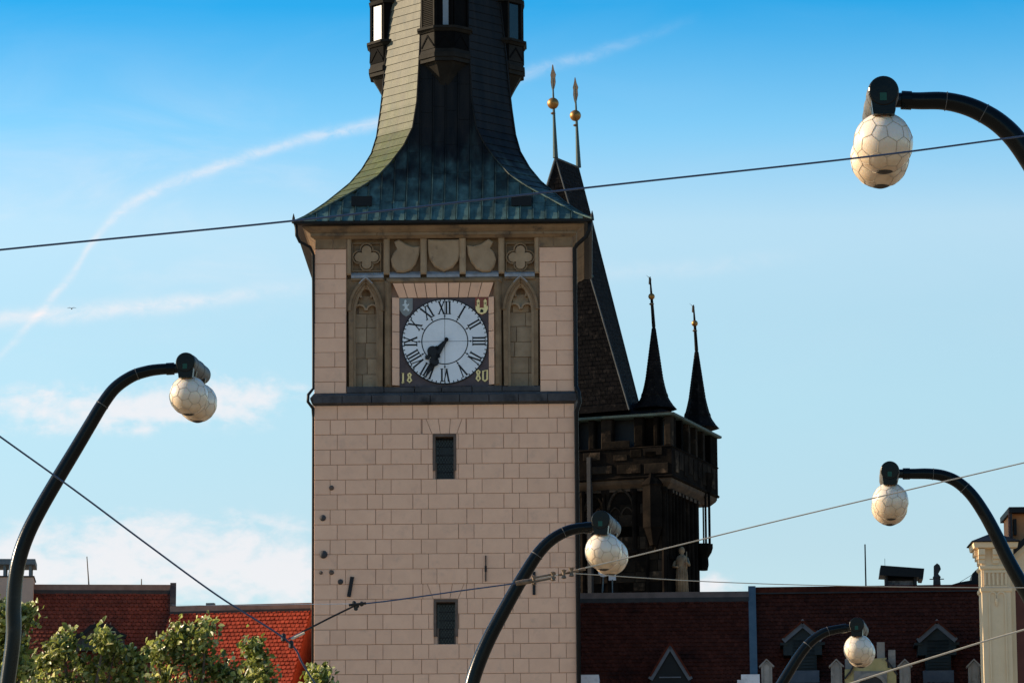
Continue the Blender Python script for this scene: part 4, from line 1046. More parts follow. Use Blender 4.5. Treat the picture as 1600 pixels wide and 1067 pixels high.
def house(fr, name, label, u0, u1, wr, zr, rise, pitch_deg, tile, ridge_m, depth=9, seed=1, cat='house', wallm='plaster', group=None, ridge_h=.2, band=.16):
    h = frthing(fr, name, label, cat, group)
    run = rise / math.tan(R(pitch_deg)); we, ze = wr - run, zr - rise
    MB().box(u0 + .05, u1 - .05, we + .35, wr + run - .35, 0, ze + .05).build('wall', wallm, h)
    rf = MB(); rf.add([(u0, we, ze - .08), (u1, we, ze - .08), (u1, wr, zr - .08), (u0, wr, zr - .08), (u1, wr + run, ze - .08), (u0, wr + run, ze - .08)], [(0, 1, 2, 3), (3, 2, 4, 5), (0, 3, 5), (1, 4, 2), (0, 5, 4, 1)])
    ro = rf.build('roof', tile, h)
    tiles(MB(), u0, u1, we, ze, wr, zr - .0, seed=seed).build('roof_tiles', tile, ro, kind='stuff')
    MB().box(u0, u1, wr - .22, wr + .2, zr - .12, zr + .12).build('ridge_cap', ridge_m, ro)
    MB().box(u0, u1, wr - .26, wr - .222, zr - .12 - band, zr - .09).build('ridge_flashing', 'darktrim', ro)
    return h, ro, we, ze, run
def on_roof_w(z, we, ze, wr, zr): return we + (wr - we) * (z - ze) / (zr - ze)

# ---- left low house, bright sunlit roof beside the tower
A1 = Fr(380, 147.5, -9, 960)
wr = 3.0; zr = A1.L(380, 950, wr)[1]
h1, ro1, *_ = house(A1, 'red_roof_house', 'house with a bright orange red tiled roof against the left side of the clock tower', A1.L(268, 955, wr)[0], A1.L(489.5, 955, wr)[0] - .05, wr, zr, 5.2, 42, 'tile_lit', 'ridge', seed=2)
MB().box(-1.9 - .15, -1.9 + .15, wr - .1, wr + .15, zr + .1, zr + .22).build('ridge_vent', 'zinc', ro1)
# ---- left taller house, dull roof
A0 = Fr(160, 149, 4.3, 930)
wr = 3.2; zr = A0.L(160, 919, wr)[1]
u0, u1 = A0.L(-260, 920, wr)[0], A0.L(266, 920, wr)[0]
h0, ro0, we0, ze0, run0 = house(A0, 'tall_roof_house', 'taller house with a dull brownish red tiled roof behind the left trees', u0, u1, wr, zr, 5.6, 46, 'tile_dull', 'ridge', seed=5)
m = MB(); m.prism([(we0 - .1, ze0 - .1), (wr, zr - .02), (wr, zr + .16), (we0 - .1, ze0 + .16)], 0, 0)
m = MB(); ug = u1
m.add([(ug, we0, ze0 - .05), (ug + .22, we0, ze0 - .05), (ug + .22, wr, zr + .0), (ug, wr, zr + .0), (ug, we0, ze0 + .22), (ug + .22, we0, ze0 + .22), (ug + .22, wr, zr + .22), (ug, wr, zr + .22)], [(0, 1, 2, 3), (4, 7, 6, 5), (0, 4, 5, 1), (1, 5, 6, 2), (2, 6, 7, 3), (3, 7, 4, 0)])
m.build('gable_coping', 'darktrim', ro0)
for px, y0, y1, lean in ((139.5, 917, 869, -.10), (221, 917, 904, 0)):
    u, z = A0.L(px, y0, wr); z1 = A0.L(px, y1, wr)[1]
    MB().tube([(u, wr, z - .1), (u + lean, wr, z1)], [.028, .018], 5).build('antenna', 'black', ro0)
# cream chimney block with canopy at far left
wc = 2.4
cb = MB().box(A0.L(-70, 920, wc)[0], A0.L(52, 920, wc)[0], wc, wc + 1.6, A0.L(30, 946, wc)[1], A0.L(30, 899, wc)[1]).build('chimney', 'plaster', ro0)
ca_ = MB()
for px in (-40, 8, 46): ca_.box(A0.L(px, 890, wc + .3)[0] - .04, A0.L(px, 890, wc + .3)[0] + .04, wc + .2, wc + .3, A0.L(30, 899, wc)[1], A0.L(30, 893, wc)[1])
ca_.box(A0.L(-80, 890, wc)[0], A0.L(54.5, 890, wc)[0], wc - .05, wc + 1.7, A0.L(30, 896, wc)[1], A0.L(30, 888, wc)[1])
MB()
cb2 = MB()
z_a, z_b = A0.L(30, 899.3, wc)[1], A0.L(30, 888, wc)[1]
for px in (-40, 7, 47):
    u = A0.L(px, 890, wc)[0]; cb2.box(u - .05, u + .05, wc + .1, wc + .2, z_a, z_a + .42); cb2.box(u - .05, u + .05, wc + 1.3, wc + 1.4, z_a, z_a + .42)
cb2.box(A0.L(-80, 890, wc)[0], A0.L(55, 890, wc)[0], wc - .05, wc + 1.65, z_a + .42, z_a + .62)
cb2.build('chimney_canopy', 'zinc', cb)
MB().box(A0.L(-72, 920, wc)[0], A0.L(53.5, 920, wc)[0], wc - .04, wc + 1.64, z_a - .05, z_a + .0).build('chimney_coping', 'darktrim', cb)
# dark ornate dormer
wd = on_roof_w(A0.L(160, 1005, 0)[1], we0, ze0, wr, zr) - .7
pts = [(118, 1016), (118, 994), (123, 993), (131, 990), (140, 981), (150, 979), (168, 979), (176, 983), (184, 991), (194, 993), (195, 1016)]
do = MB().prism(A0.poly(pts, wd), wd, wd + 2.2).build('dormer', 'darktrim', ro0)
MB().sweep(A0.poly([(116, 994), (124, 993), (132, 989), (141, 980), (152, 977), (167, 977), (177, 982), (186, 991), (197, 994)], wd), .14, wd - .12, wd + .3).build('dormer_cornice', 'gutter', do)
MB().prism(A0.poly([(128, 1016), (128, 1000), (186, 1000), (186, 1016)], wd), wd - .03, wd + .05).build('dormer_window', 'glass', do)
for px in (147, 157, 166, 172):
    u, z = A0.L(px, 977, wd); MB().tube([(u, wd, z), (u + .02, wd, z + .12)], .02, 4).build('pigeon_spike', 'ridge', do)

# ---- right house A
C1 = Fr(1040, 146, -2.2, 960)
wr = 3.8; zr = C1.L(1040, 931, wr)[1]
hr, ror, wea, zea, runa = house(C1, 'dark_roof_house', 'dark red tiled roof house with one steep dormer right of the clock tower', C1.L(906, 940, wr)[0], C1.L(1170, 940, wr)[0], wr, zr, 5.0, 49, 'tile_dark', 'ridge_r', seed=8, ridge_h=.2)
def steep_dormer(fr, par, apex, l, r, wface, depth, bm='bargeboard', fm='gutter', bw=.17):
    P3 = fr.poly([l, apex, r], wface); (lu, lz), (au, az), (ru, rz) = P3
    d = MB().prism([(lu, lz - .5), (lu, lz), (au, az), (ru, rz), (ru, rz - .5)], wface + .06, wface + depth).build('dormer', fm, par)
    for q in ((P3[0], P3[1]), (P3[1], P3[2])):
        MB().sweep(list(q), bw, wface - .05, wface + .04).build('bargeboard', bm, d)
        e = [(q[0][0], q[0][1] + bw * .62), (q[1][0], q[1][1] + bw * .62)]
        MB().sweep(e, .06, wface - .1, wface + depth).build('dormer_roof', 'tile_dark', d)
    return d
wd = on_roof_w(C1.L(1047, 1050, 0)[1], wea, zea, wr, zr) - .6
d_ = steep_dormer(C1, ror, (1047, 1009), (1016, 1061), (1079, 1061), wd, 2.4)
MB().box(C1.L(1030, 1058, wd)[0], C1.L(1064, 1058, wd)[0], wd + .0, wd + .05, C1.L(1047, 1058.5, wd)[1], C1.L(1047, 1056.5, wd)[1]).build('dormer_sill', 'bargeboard', d_)
for px, mt in ((942, 'white'),):
    ws_ = wr + .1; u, z = C1.L(943, 893, ws_); zc_ = C1.L(943, 925, ws_)[1]
    MB().tube([(u - .05, ws_, zc_), (u, ws_ + .05, z)], .03, 6).build('dish_mast', 'zinc', ror)
    MB().lathe([(.20, 0), (.19, -.02), (.12, -.0), (.03, .04)], (u, ws_ - .05, z), 20, 'y').build('satellite_dish', 'white', ror)
    u2 = C1.L(957, 889, ws_)[0]
    MB().box(u2 - .14, u2 + .12, ws_, ws_ + .12, C1.L(957, 906, ws_)[1], C1.L(957, 886, ws_)[1]).build('roof_box', 'white', ror)
    MB().box(u2 - .03, u2 + .01, ws_, ws_ + .1, C1.L(957, 928, ws_)[1], C1.L(957, 905, ws_)[1]).build('box_bracket', 'zinc', ror)
MB().box(C1.L(896, 1060, wea)[0], C1.L(936, 1060, wea)[0], wea - .3, wea + 2.0, zea - .5, C1.L(915, 1055, wea)[1]).build('white_chimney', 'white', ror)
# grey metal cladding strip (side wall of bridge tower stair beside the clock tower)
ulead = B.L(919, 800, -.3)[0]
MB().box(ulead - .10, ulead + .12, -.2, .2, zlow, Bz(918, 715)).build('rain_pipe', 'darktrim', bt)

# ---- right house B with dormers and an attic parapet
C2 = Fr(1350, 146, -3.0, 960)
wr2 = 4.0; zr2 = C2.L(1350, 921, wr2)[1]
uB0, uB1 = C2.L(1181, 940, wr2)[0], C2.L(1534, 940, wr2)[0]
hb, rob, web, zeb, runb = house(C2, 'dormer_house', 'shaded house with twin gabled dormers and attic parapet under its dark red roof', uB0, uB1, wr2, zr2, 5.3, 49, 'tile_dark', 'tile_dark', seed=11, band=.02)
m = MB(); a, b = uB0 - .27, uB0 - .003
wz = lambda z: on_roof_w(z, web, zeb, wr2, zr2)
m.add([(a, web - .1, zeb), (b, web - .1, zeb), (b, wr2, zr2 - .05), (a, wr2, zr2 - .05), (a, web - .35, zeb + .25), (b, web - .35, zeb + .25), (b, wr2 - .25, zr2 + .16), (a, wr2 - .25, zr2 + .16)], [(0, 1, 2, 3), (4, 7, 6, 5), (0, 4, 5, 1), (1, 5, 6, 2), (2, 6, 7, 3), (3, 7, 4, 0)])
m.box(a, b, wr2 - .24, wr2 + 2, zr2 - 2, zr2 + .16)
m.build('fire_wall_coping', 'zinc', rob)
wpw = web - .25
MB().box(C2.L(1158, 1060, wpw)[0], C2.L(1187, 1060, wpw)[0], wpw, wpw + .9, zeb - 1.2, C2.L(1170, 1053, wpw)[1]).build('fire_wall_block', 'white', rob)
MB().box(C2.L(1152, 1060, wpw)[0], C2.L(1158, 1060, wpw)[0], wpw + .1, wpw + .9, zeb - 1.2, C2.L(1170, 1061, wpw)[1]).build('fire_wall_step', 'white', rob)
for ax in (1255, 1465):
    wd = wz(C2.L(ax, 1020, 0)[1]) - .9
    d_ = steep_dormer(C2, rob, (ax - 1, 975), (ax - 31, 1001), (ax + 29, 1000), wd, 2.6, 'bargeboard', 'teal', .18)
    u0, u1 = C2.L(ax - 19, 1020, wd)[0], C2.L(ax + 21, 1020, wd)[0]
    zb_, zt_ = C2.L(ax, 1046, wd)[1], C2.L(ax, 998, wd)[1]
    MB().box(u0, u1, wd + .1, wd + 2.0, zb_, zt_).build('dormer_wall', 'teal', d_)
    for i in range(9):
        z = zb_ + .06 + i * .115; MB().box(u0 + .06, u1 - .06, wd + .06, wd + .099, z, z + .085).build('louver_board', 'teal', d_)
    MB().box(u0 - .1, u1 + .08, wd + .0, wd + .3, zb_ - .45, zb_ - .02).build('lead_apron', 'bargeboard', d_)
    u, z = C2.L(ax - 1, 972, wd); MB().lathe([(.03, 0), (.06, .05), (.02, .12)], (u, wd, z), 8).build('dormer_finial', 'ridge', d_)
    for sx in (-1, 1):
        ua = C2.L(ax - 1 + sx * 31, 1003, wd)[0]; MB().box(ua - .09 - .12 * (sx > 0), ua + .21 - .12 * (sx > 0), wd + .02, wd + 1.5, C2.L(ax, 1007, wd)[1], C2.L(ax, 1003, wd)[1]).build('dormer_eave', 'teal', d_)
# attic parapet on the eave: gabled posts and a central yellow aedicule
wp = web - .1
zb_ = C2.L(1300, 1085, wp)[1]
at = MB().box(C2.L(1186, 1080, wp)[0], C2.L(1534, 1080, wp)[0], wp, wp + .4, zb_ - .8, zb_).build('attic_parapet', 'post', hb)
for px in (1198, 1307, 1414, 1522):
    u = C2.L(px, 1050, wp)[0]; zt = C2.L(px, 1040, wp)[1]; za = C2.L(px, 1030, wp)[1]
    p = MB().prism([(u - .19, zb_), (u + .19, zb_), (u + .19, zt), (u, za - .06), (u - .19, zt)], wp - .05, wp + .35).build('gabled_post', 'post', at)
    MB().sweep([(u - .25, zt - .03), (u, za), (u + .25, zt - .03)], .055, wp - .10, wp + .4).build('post_cap', 'post', p)
    MB().sweep([(u - .11, zb_), (u - .11, zt - .02), (u, zt + .10), (u + .11, zt - .02), (u + .11, zb_)], .03, wp - .075, wp - .04).build('post_moulding', 'post', p)
ae = MB().prism(C2.poly([(1320, 1085), (1320, 1045), (1332, 1045), (1333, 1036), (1345, 1030), (1385, 1027), (1387, 1043), (1400, 1043), (1401, 1085)], wp), wp, wp + .45).build('aedicule', 'yellow', at)
for x, w_, y1 in ((1326, 11, 1028), (1377, 12, 1002), (1394, 11, 1014), (1337, 8, 1012)):
    MB().box(C2.L(x - w_ / 2, 1030, wp)[0], C2.L(x + w_ / 2, 1030, wp)[0], wp + .15, wp + .42, C2.L(x, 1050, wp)[1], C2.L(x, y1, wp)[1]).build('stub_pillar', 'post', ae)
uc, zc_ = C2.L(1361, 1072, wp)
MB().prism(C2.poly([(1334, 1085), (1334, 1048), (1386, 1048), (1386, 1085)], wp), wp - .04, wp + .1).build('aedicule_panel', 'post', ae)
MB().sweep([(uc + .5 * cos(t), zc_ + .42 * sin(t)) for t in [pi * i / 16 for i in range(17)]], .12, wp - .12, wp).build('aedicule_arch', 'post', ae)
MB().prism([(uc + .43 * cos(t), zc_ + .36 * sin(t)) for t in [pi * i / 16 for i in range(17)]], wp - .07, wp).build('aedicule_shadow_plate', 'darktrim', ae)  # raised dark plate painted as the shade inside the arch
for pts in (((1336, 1036), (1328, 1050), (1320, 1060)), ((1384, 1030), (1392, 1040), (1402, 1054))):
    MB().sweep(C2.poly(pts, wp), .06, wp - .12, wp).build('volute', 'darktrim', ae)
# roof-top pieces
u, z = C2.L(1353, 918, wr2); MB().tube([(u, wr2, z - .2), (u, wr2, C2.L(1353, 850, wr2)[1])], [.03, .025], 6).build('antenna', 'black', rob)
u, z = C2.L(1383.5, 890, wr2); MB().tube([(u, wr2 + .4, z), (u, wr2 + .4, C2.L(1383, 870, wr2)[1])], .01, 4).build('antenna', 'black', rob)
wch = wr2 + .2
ch = MB()
for a, b in ((1383, 1387), (1428, 1432.5)): ch.box(C2.L(a, 900, wch)[0], C2.L(b, 900, wch)[0], wch, wch + .9, C2.L(1400, 922, wch)[1], C2.L(1400, 896, wch)[1])
ch.box(C2.L(1387, 900, wch)[0], C2.L(1428, 900, wch)[0], wch + .5, wch + .9, C2.L(1400, 922, wch)[1], C2.L(1400, 896, wch)[1])
cho = ch.build('chimney', 'darktrim', rob)
MB().box(C2.L(1387.5, 900, wch)[0], C2.L(1427, 900, wch)[0], wch + .2, wch + .49, C2.L(1400, 922, wch)[1], C2.L(1400, 906, wch)[1]).build('chimney_stack', mat('sooty_plaster', (.05, .045, .045), (.25, .22, .21), 6, .9, .5, 15), cho)
MB().prism(C2.poly([(1374, 899), (1376, 883.5), (1444, 888.5), (1442, 905), (1436, 904.5), (1436, 902)], wch), wch - .15, wch + 1.1).build('chimney_cap', 'gutter', cho)
u, z = C2.L(1464, 917, wch); q = MB().lathe([(.2, -.1), (.17, .3), (.2, .36), (.14, .42), (.10, .46)], (u, wch, z), 4, ph=.5)
q.prism(C2.poly([(1459, 899), (1459, 884), (1464, 880), (1468, 883), (1470, 889), (1466, 896), (1467, 899)], wch), wch - .1, wch + .1)
q.box(u - .26, u + .26, wch - .02, wch + .02, z + .28, z + .31); q.build('chimney_pot', 'darktrim', rob)
q = MB().prism(C2.poly([(1470, 918), (1500, 909), (1518, 906), (1519, 896), (1525, 890), (1535, 891), (1536, 918)], wch), wch, wch + 1.5).build('roof_hatch', 'gutter', rob)
MB().tube([(C2.L(1500, 909, wch)[0], wch, C2.L(1500, 909, wch)[1]), (C2.L(1518, 898, wch)[0], wch, C2.L(1518, 898, wch)[1])], .012, 4).build('stay_wire', 'black', rob)

# ---- cream corner tower at the right edge
D = Fr(1557, 139.5, 0, 950)
dt = frthing(D, 'cream_house', 'cream stucco house with a bracketed pilaster tower and pyramid cap at the right edge', 'house')
Dz = lambda py, w=0: D.L(1557, py, w)[1]; Du = lambda px, w=0: D.L(px, 950, w)[0]
hw = Du(1580) - Du(1557); cw_ = (Du(1535) + Du(1580)) / 2
u0, u1 = Du(1535), Du(1580)
tb = MB().box(u0, u1, 0, u1 - u0, 0, Dz(858)).build('pilaster_tower', 'cream', dt)
cz2 = (u1 - u0) / 2; hh = cz2
def drings(lev, name, mt, par): return MB().rings([(z, hh + g_) for z, g_ in lev], cw_, cz2).build(name, mt, par)
drings([(Dz(890), .003), (Dz(888), .05), (Dz(884), .06), (Dz(883), .02)], 'moulding', 'cream', tb)
drings([(Dz(925), .003), (Dz(923), .04), (Dz(918.5), .05), (Dz(917.5), .01)], 'moulding', 'cream', tb)
drings([(Dz(858) + .003, .10), (Dz(856), .24), (Dz(849), .27), (Dz(848), .27)], 'tower_cornice', 'cream', tb)
MB().rings([(Dz(848) + .003, hh + .33), (Dz(846.5), hh + .34), (Dz(829), .02)], cw_, cz2).build('pyramid_cap', 'gutter', tb)
for px in (1535.5, 1557.5, 1579.5):
    c = Du(px)
    for z0, z1, g_ in ((Dz(867), Dz(858), .20), (Dz(873), Dz(867) - .003, .13), (Dz(880), Dz(873) - .003, .06)):
        MB().box(c - .11, c + .11, -g_, .002, z0, z1).build('bracket', 'cream', tb)
for zc__ in (.15, .6):
    for z0, z1, g_ in ((Dz(867), Dz(858), .20), (Dz(873), Dz(867) - .003, .13), (Dz(880), Dz(873) - .003, .06)):
        MB().box(u0 - g_, u0 + .002, zc__, zc__ + .2, z0, z1).build('bracket', 'cream', tb)
n = 6
for i in range(n):
    c = Du(1540 + i * 6.6); MB().box(c - .035, c + .035, -.05, .002, Dz(914), Dz(895)).build('flute', 'cream', tb)
MB().box(Du(1538), Du(1577), -.045, .002, Dz(894.5), Dz(891.5)).build('flute_rail', 'cream', tb)
MB().box(Du(1538), Du(1577), -.045, .002, Dz(917), Dz(914.5)).build('flute_rail', 'cream', tb)
for a, b in ((1546, 1557), (1558.5, 1571)):
    pth = [(Du(a), Dz(935))] + [(Du(a) + (Du(b) - Du(a)) * (.5 - .5 * cos(t)), Dz(931) + .14 * sin(t)) for t in [pi * i / 10 for i in range(11)]] + [(Du(b), Dz(935))]
    MB().sweep(pth, .05, -.04, .002).build('arch_moulding', 'cream', tb)
for px in (1546, 1571): MB().box(Du(px) - .025, Du(px) + .025, -.04, .002, 9, Dz(935)).build('panel_moulding', 'cream', tb)
MB().lathe([(.02, -.25), (.06, -.1), (.05, 0)], (Du(1557.5), -.02, Dz(935)), 8).build('pendant', 'cream', tb)
# the house behind: gable wall, raking verge, brick wall, turret
wg = .35
gw = MB().prism([(Du(1579.8), 0), (Du(1589), 0), (Du(1589), Dz(920)), (Du(1700), Dz(920)), (Du(1700), Dz(770)), (Du(1579.8), Dz(872))], wg, wg + 7).build('gable_wall', 'cream', dt)
MB().prism([(Du(1589.3), 0), (Du(1700), 0), (Du(1700), Dz(921)), (Du(1589.3), Dz(921))], wg + .1, wg + 6).build('brick_wall', 'brick', dt)
MB().prism([(Du(1584), Dz(868)), (Du(1584), Dz(858)), (Du(1700), Dz(750)), (Du(1700), Dz(768))], wg - .3, wg + 7.2).build('verge_roof', 'gutter', dt)
MB().sweep([(Du(1582), Dz(874)), (Du(1700), Dz(770))], .16, wg - .12, wg + .0).build('raking_moulding', 'cream', dt)
tu = MB().box(Du(1588.5), Du(1640), 1.0, 3.0, Dz(870), Dz(792)).build('roof_turret', 'orange', dt)
MB().box(Du(1585.5), Du(1589.5), .7, 1.1, Dz(850), Dz(790)).build('turret_shutter', 'darktrim', tu)
MB().box(Du(1584.5), Du(1650), .6, 3.3, Dz(792) - .1, Dz(788)).build('turret_eave', 'gutter', tu)
for i in range(14):
    z = Dz(848) + i * .095; MB().box(Du(1584.2), Du(1586), .65, .95, z, z + .06).build('turret_slate', 'brick', tu)
MB().box(Du(1592.5), Du(1597), .85, 1.0, Dz(830), Dz(805)).build('turret_bracket', 'gutter', tu)

# ================================================================== STREET LAMPS
# icosahedral net of hexagons on a globe
def goldberg(r, sq=1.03):
    bm = bmesh.new(); bmesh.ops.create_icosphere(bm, subdivisions=2, radius=1.0)
    bm.transform(Matrix.Rotation(.35, 4, 'X') @ Matrix.Rotation(.5, 4, 'Z'))
    m = MB(); cen = {f.index: f.calc_center_median().normalized() for f in bm.faces}
    for e in bm.edges:
        if len(e.link_faces) == 2:
            a, b = (cen[f.index] for f in e.link_faces)
            pts = []
            for t in (0, .5, 1):
                p = a.lerp(b, t).normalized(); pts.append((p.x * r, p.y * r, p.z * r * sq))
            if max(p[2] for p in pts) > r * .93: continue
            m.tube(pts, .0026, 4, False)
    bm.free(); return m.mesh('wire_net', M['net'])
RG = .245
net_me = goldberg(RG + .001)
gp = [(.06, RG * 1.03 * .985)] + [(RG * sin(t), RG * 1.03 * cos(t)) for t in [pi * i / 26 for i in range(3, 26)]] + [(.015, -RG * 1.035)]
globe_me = MB().lathe(gp, (0, 0, 0), 40).mesh('globe', M['globe'], True)
cap_me = MB().lathe([(.075, -RG * .985), (.055, -RG * 1.02), (.03, -RG * 1.05), (.01, -RG * 1.062)], (0, 0, 0), 18).mesh('bottom_cap', M['grime'], True)
DR = .128
drum_me = MB().lathe([(DR * .9, -.20), (DR, -.19), (DR, -.06), (DR * 1.04, -.055), (DR * 1.04, .02), (DR, .025), (DR, .35), (DR * 1.04, .355), (DR * 1.04, .42), (DR, .425), (DR, .74), (DR * .92, .76)], (0, 0, 0), 32, 'y').mesh('lamp_head', M['drumside'], False)
front_me = MB().lathe([(DR * .97, -.202), (DR * .97, -.222), (DR * .90, -.232), (DR * .3, -.234)], (0, 0, 0), 32, 'y')
front_me = front_me.prism([(-DR * .80, -.06), (DR * .80, -.06), (.088, -.195), (-.088, -.195)], -.222, -.14).mesh('end_cap', M['lampmetal'])
stick_me = MB().box(-.032, .024, -.2375, -.235, -.085, -.02).mesh('sticker', M['sticker'])
neck_me = MB().lathe([(.09, -.19), (.088, -.165), (.105, -.09), (.10, -.02)], (0, 0, 0), 20).mesh('neck', M['lampmetal'])
def lamp(label, Y, gpx, yaw, path, rp, tail):
    """gpx = front globe centre in the photograph; path = arm centre line in the photograph, from the head outwards"""
    gc = P(gpx[0], gpx[1], Y); head = gc + Vector((0, 0, .39))
    pts = [P(x, y, Y + .12) for x, y in path]
    if tail: # run the pole straight down to the ground
        last = pts[-1]; d = pts[-1] - pts[-2]
        sx = tail
        pts += [Vector((last.x + sx * .10, last.y, last.z - .9)), Vector((last.x + sx * .13, last.y, last.z - 1.8)), Vector((last.x + sx * .13, last.y, 0))]
    base = Vector((pts[-1].x, pts[-1].y, 0))
    root = thing('street_lamp', label, 'street lamp', base, 0, 'twin globe street lamps along the embankment')
    # smooth the arm with a Catmull-Rom pass
    q = []
    for i in range(len(pts) - 1):
        p0, p1, p2, p3 = pts[max(i - 1, 0)], pts[i], pts[i + 1], pts[min(i + 2, len(pts) - 1)]
        for k in range(6):
            t = k / 6; q.append(.5 * ((2 * p1) + (p2 - p0) * t + (2 * p0 - 5 * p1 + 4 * p2 - p3) * t * t + (3 * p1 - p0 - 3 * p2 + p3) * t ** 3))
    q.append(pts[-1]); q = [a - base for a in q]
    n = len(q); rad = [.068 + .030 * min(1, i / (n * .62)) for i in range(n)]
    MB().tube(q, rad, 18).build('pole', 'lampmetal', root, smooth=True)
    MB().tube([q[0] + (q[0] - q[1]).normalized() * .02, q[0], q[0].lerp(q[6], .5), ], .078, 18).build('arm_collar', 'lampmetal', root, smooth=False)
    MB().tube([q[-1] + Vector((0, 0, .0)), q[-1] + Vector((0, 0, .9)), q[-1] + Vector((0, 0, 1.0))], [.16, .15, .10], 16).build('pole_base', 'lampmetal', root)
    for f_ in (.16, .30): MB().tube([q[int(n * f_)], q[int(n * f_)].lerp(q[int(n * f_) + 1], .22)], rad[int(n * f_)] + .006, 18).build('weld_ring', 'drumside', root)
    hp = head - base; rot = (0, 0, -R(yaw)); ax = Vector((sin(R(yaw)), cos(R(yaw)), 0))
    hd = ob('lamp_head', drum_me, root, hp, rot=rot)
    for me in (front_me, stick_me): ob(me.name, me, hd)
    hs = (q[0] - hp); MB().tube([q[0], hp + Vector((0, 0, hs.z * .6)) + ax * .1], .062, 12).build('arm_stub', 'lampmetal', root)
    for s_ in (0, .55):
        c = hp + ax * s_ - Vector((0, 0, .39))
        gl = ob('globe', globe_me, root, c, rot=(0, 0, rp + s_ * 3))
        ob('wire_net', net_me, gl); ob('bottom_cap', cap_me, gl)
        nk = ob('neck', neck_me, root, c + Vector((0, 0, .39)))
    return root
lamp('nearest street lamp at upper right, its large globes crossed by a dark cable', 33.4, (1380, 224), 1.9,
     [(1412, 157), (1436, 158), (1472, 158), (1504, 164), (1532, 175), (1560, 192), (1586, 217), (1612, 254), (1645, 310), (1692, 384), (1740, 470), (1768, 545)], .2, 1)
lamp('street lamp at the left with its long black pole rising from the trees', 51.8, (295, 618), 7.5,
     [(270, 576), (250, 577), (230, 580), (206, 588), (180, 606), (160, 632), (140, 665), (118, 702), (92, 745), (64, 793), (44, 832), (31, 868), (24, 905), (21, 950), (20.5, 1000)], 1.2, -1)
lamp('street lamp whose curved black pole crosses the lower part of the clock tower', 54.5, (943, 861), 10,
     [(922, 824), (905, 825), (885, 830), (862, 843), (842, 863), (824, 890), (805, 922), (785, 958), (764, 998), (748, 1035), (737, 1070), (730, 1110)], 2.1, -1)
lamp('street lamp at right whose arm passes in front of the cream house', 55.5, (1391, 783), 4,
     [(1413, 740), (1430, 740), (1450, 740), (1473, 743), (1496, 753), (1518, 773), (1538, 802), (1556, 835), (1574, 872), (1592, 905), (1614, 945), (1630, 985), (1638, 1030)], 3.3, 1)
lamp('smallest street lamp low down in front of the twin dormer house', 69.5, (1341, 1014), 9,
     [(1321, 981), (1306, 983), (1288, 988), (1268, 1001), (1250, 1022), (1234, 1047), (1218, 1074), (1200, 1108), (1184, 1145)], 4.0, -1)

# ================================================================== OVERHEAD CABLES
def cable(name, label, pts, r, mt, n=1, cat='cable', sag=0):
    w = [P(*p) for p in pts]; q = []
    for i in range(len(w) - 1):
        p0, p1, p2, p3 = w[max(i - 1, 0)], w[i], w[i + 1], w[min(i + 2, len(w) - 1)]
        for k in range(8):
            t = k / 8; q.append(.5 * ((2 * p1) + (p2 - p0) * t + (2 * p0 - 5 * p1 + 4 * p2 - p3) * t * t + (3 * p1 - p0 - 3 * p2 + p3) * t ** 3))
    q.append(w[-1])
    root = thing(name, label, cat, q[0], 0, 'overhead tram cables')
    MB().tube([a - q[0] for a in q], r, 6).build('strand', mt, root, smooth=True)
    return root, q[0]
cable('overhead_cable', 'long dark cable slanting up across the clock tower roof to the nearest lamp globe', [(-420, 437, 28.5), (0, 390.5, 28.8), (460, 345, 29.1), (940, 291, 29.5), (1340, 247, 29.9), (1570, 217, 30.1), (1900, 172, 30.5)], .0072, 'cable')
YW = 50.0
sp_, o = cable('overhead_cable', 'thick dark cable falling steeply from the left edge past the red roof', [(-300, 468, 47), (0, 682, 48), (120, 768, 48.6), (230, 850, 49.1), (340, 930, 49.6), (448, 1000, YW), (475, 1040, 50.2), (520, 1112, 50.8), (640, 1300, 53)], .0112, 'cable')
for a, b in (((440, 993), (446, 998)), ((452, 1003), (458, 1010))):
    c = P((a[0] + b[0]) / 2, (a[1] + b[1]) / 2, YW) - o
    MB().lathe([(.012, -.05), (.03, -.035), (.03, .035), (.012, .05)], c, 10).build('clamp', 'black', sp_)
sp2, o2 = cable('overhead_cable', 'pale span cable with a chain of shackles running up to the right from the tower', [(832, 906, YW + 1.5), (870, 898, YW + 1.65), (905, 889, YW + 1.8), (975, 872.5, YW + 2), (1180, 822, YW + 2.3), (1350, 781.5, YW + 2.5), (1620, 718, YW + 3), (1900, 652, YW + 3.5)], .0085, 'cable_l')
MB().tube([P(*p) - o2 for p in ((450, 998.5, YW), (470, 988, YW), (515, 965, YW + .1), (558, 944, YW + .2), (600, 939.3, YW + .4), (640, 934, YW + .6), (720, 922.5, YW + 1), (770, 915.8, YW + 1.2), (806, 911, YW + 1.35))], .0085, 6).build('strand', 'cable', sp2, label='dark thin strand left of the turnbuckle')
m = MB()
for px, py in ((553, 942), (558, 946), (565, 943), (556, 950)): m.lathe([(.006, -.03), (.026, -.018), (.026, .018), (.006, .03)], P(px, py, YW + .15) - o2, 8)
m.tube([P(545, 945, YW + .1) - o2, P(572, 942, YW + .1) - o2], .016, 6); m.build('junction_clamp', 'black', sp2)
MB().tube([P(*p) - o2 for p in ((472, 987, YW), (515, 965, YW + .1), (556, 945, YW + .15))], .012, 6).build('sleeve', 'black', sp2)
MB().tube([P(*p) - o2 for p in ((455, 998, YW - .02), (476, 988, YW - .02))], .016, 6).build('insulator', 'cable_l', sp2)
MB().tube([P(*p) - o2 for p in ((806, 911, YW + 1.35), (818, 909, YW + 1.35), (832, 907, YW + 1.35))], [.03, .034, .03], 8).build('turnbuckle', 'fitting', sp2)
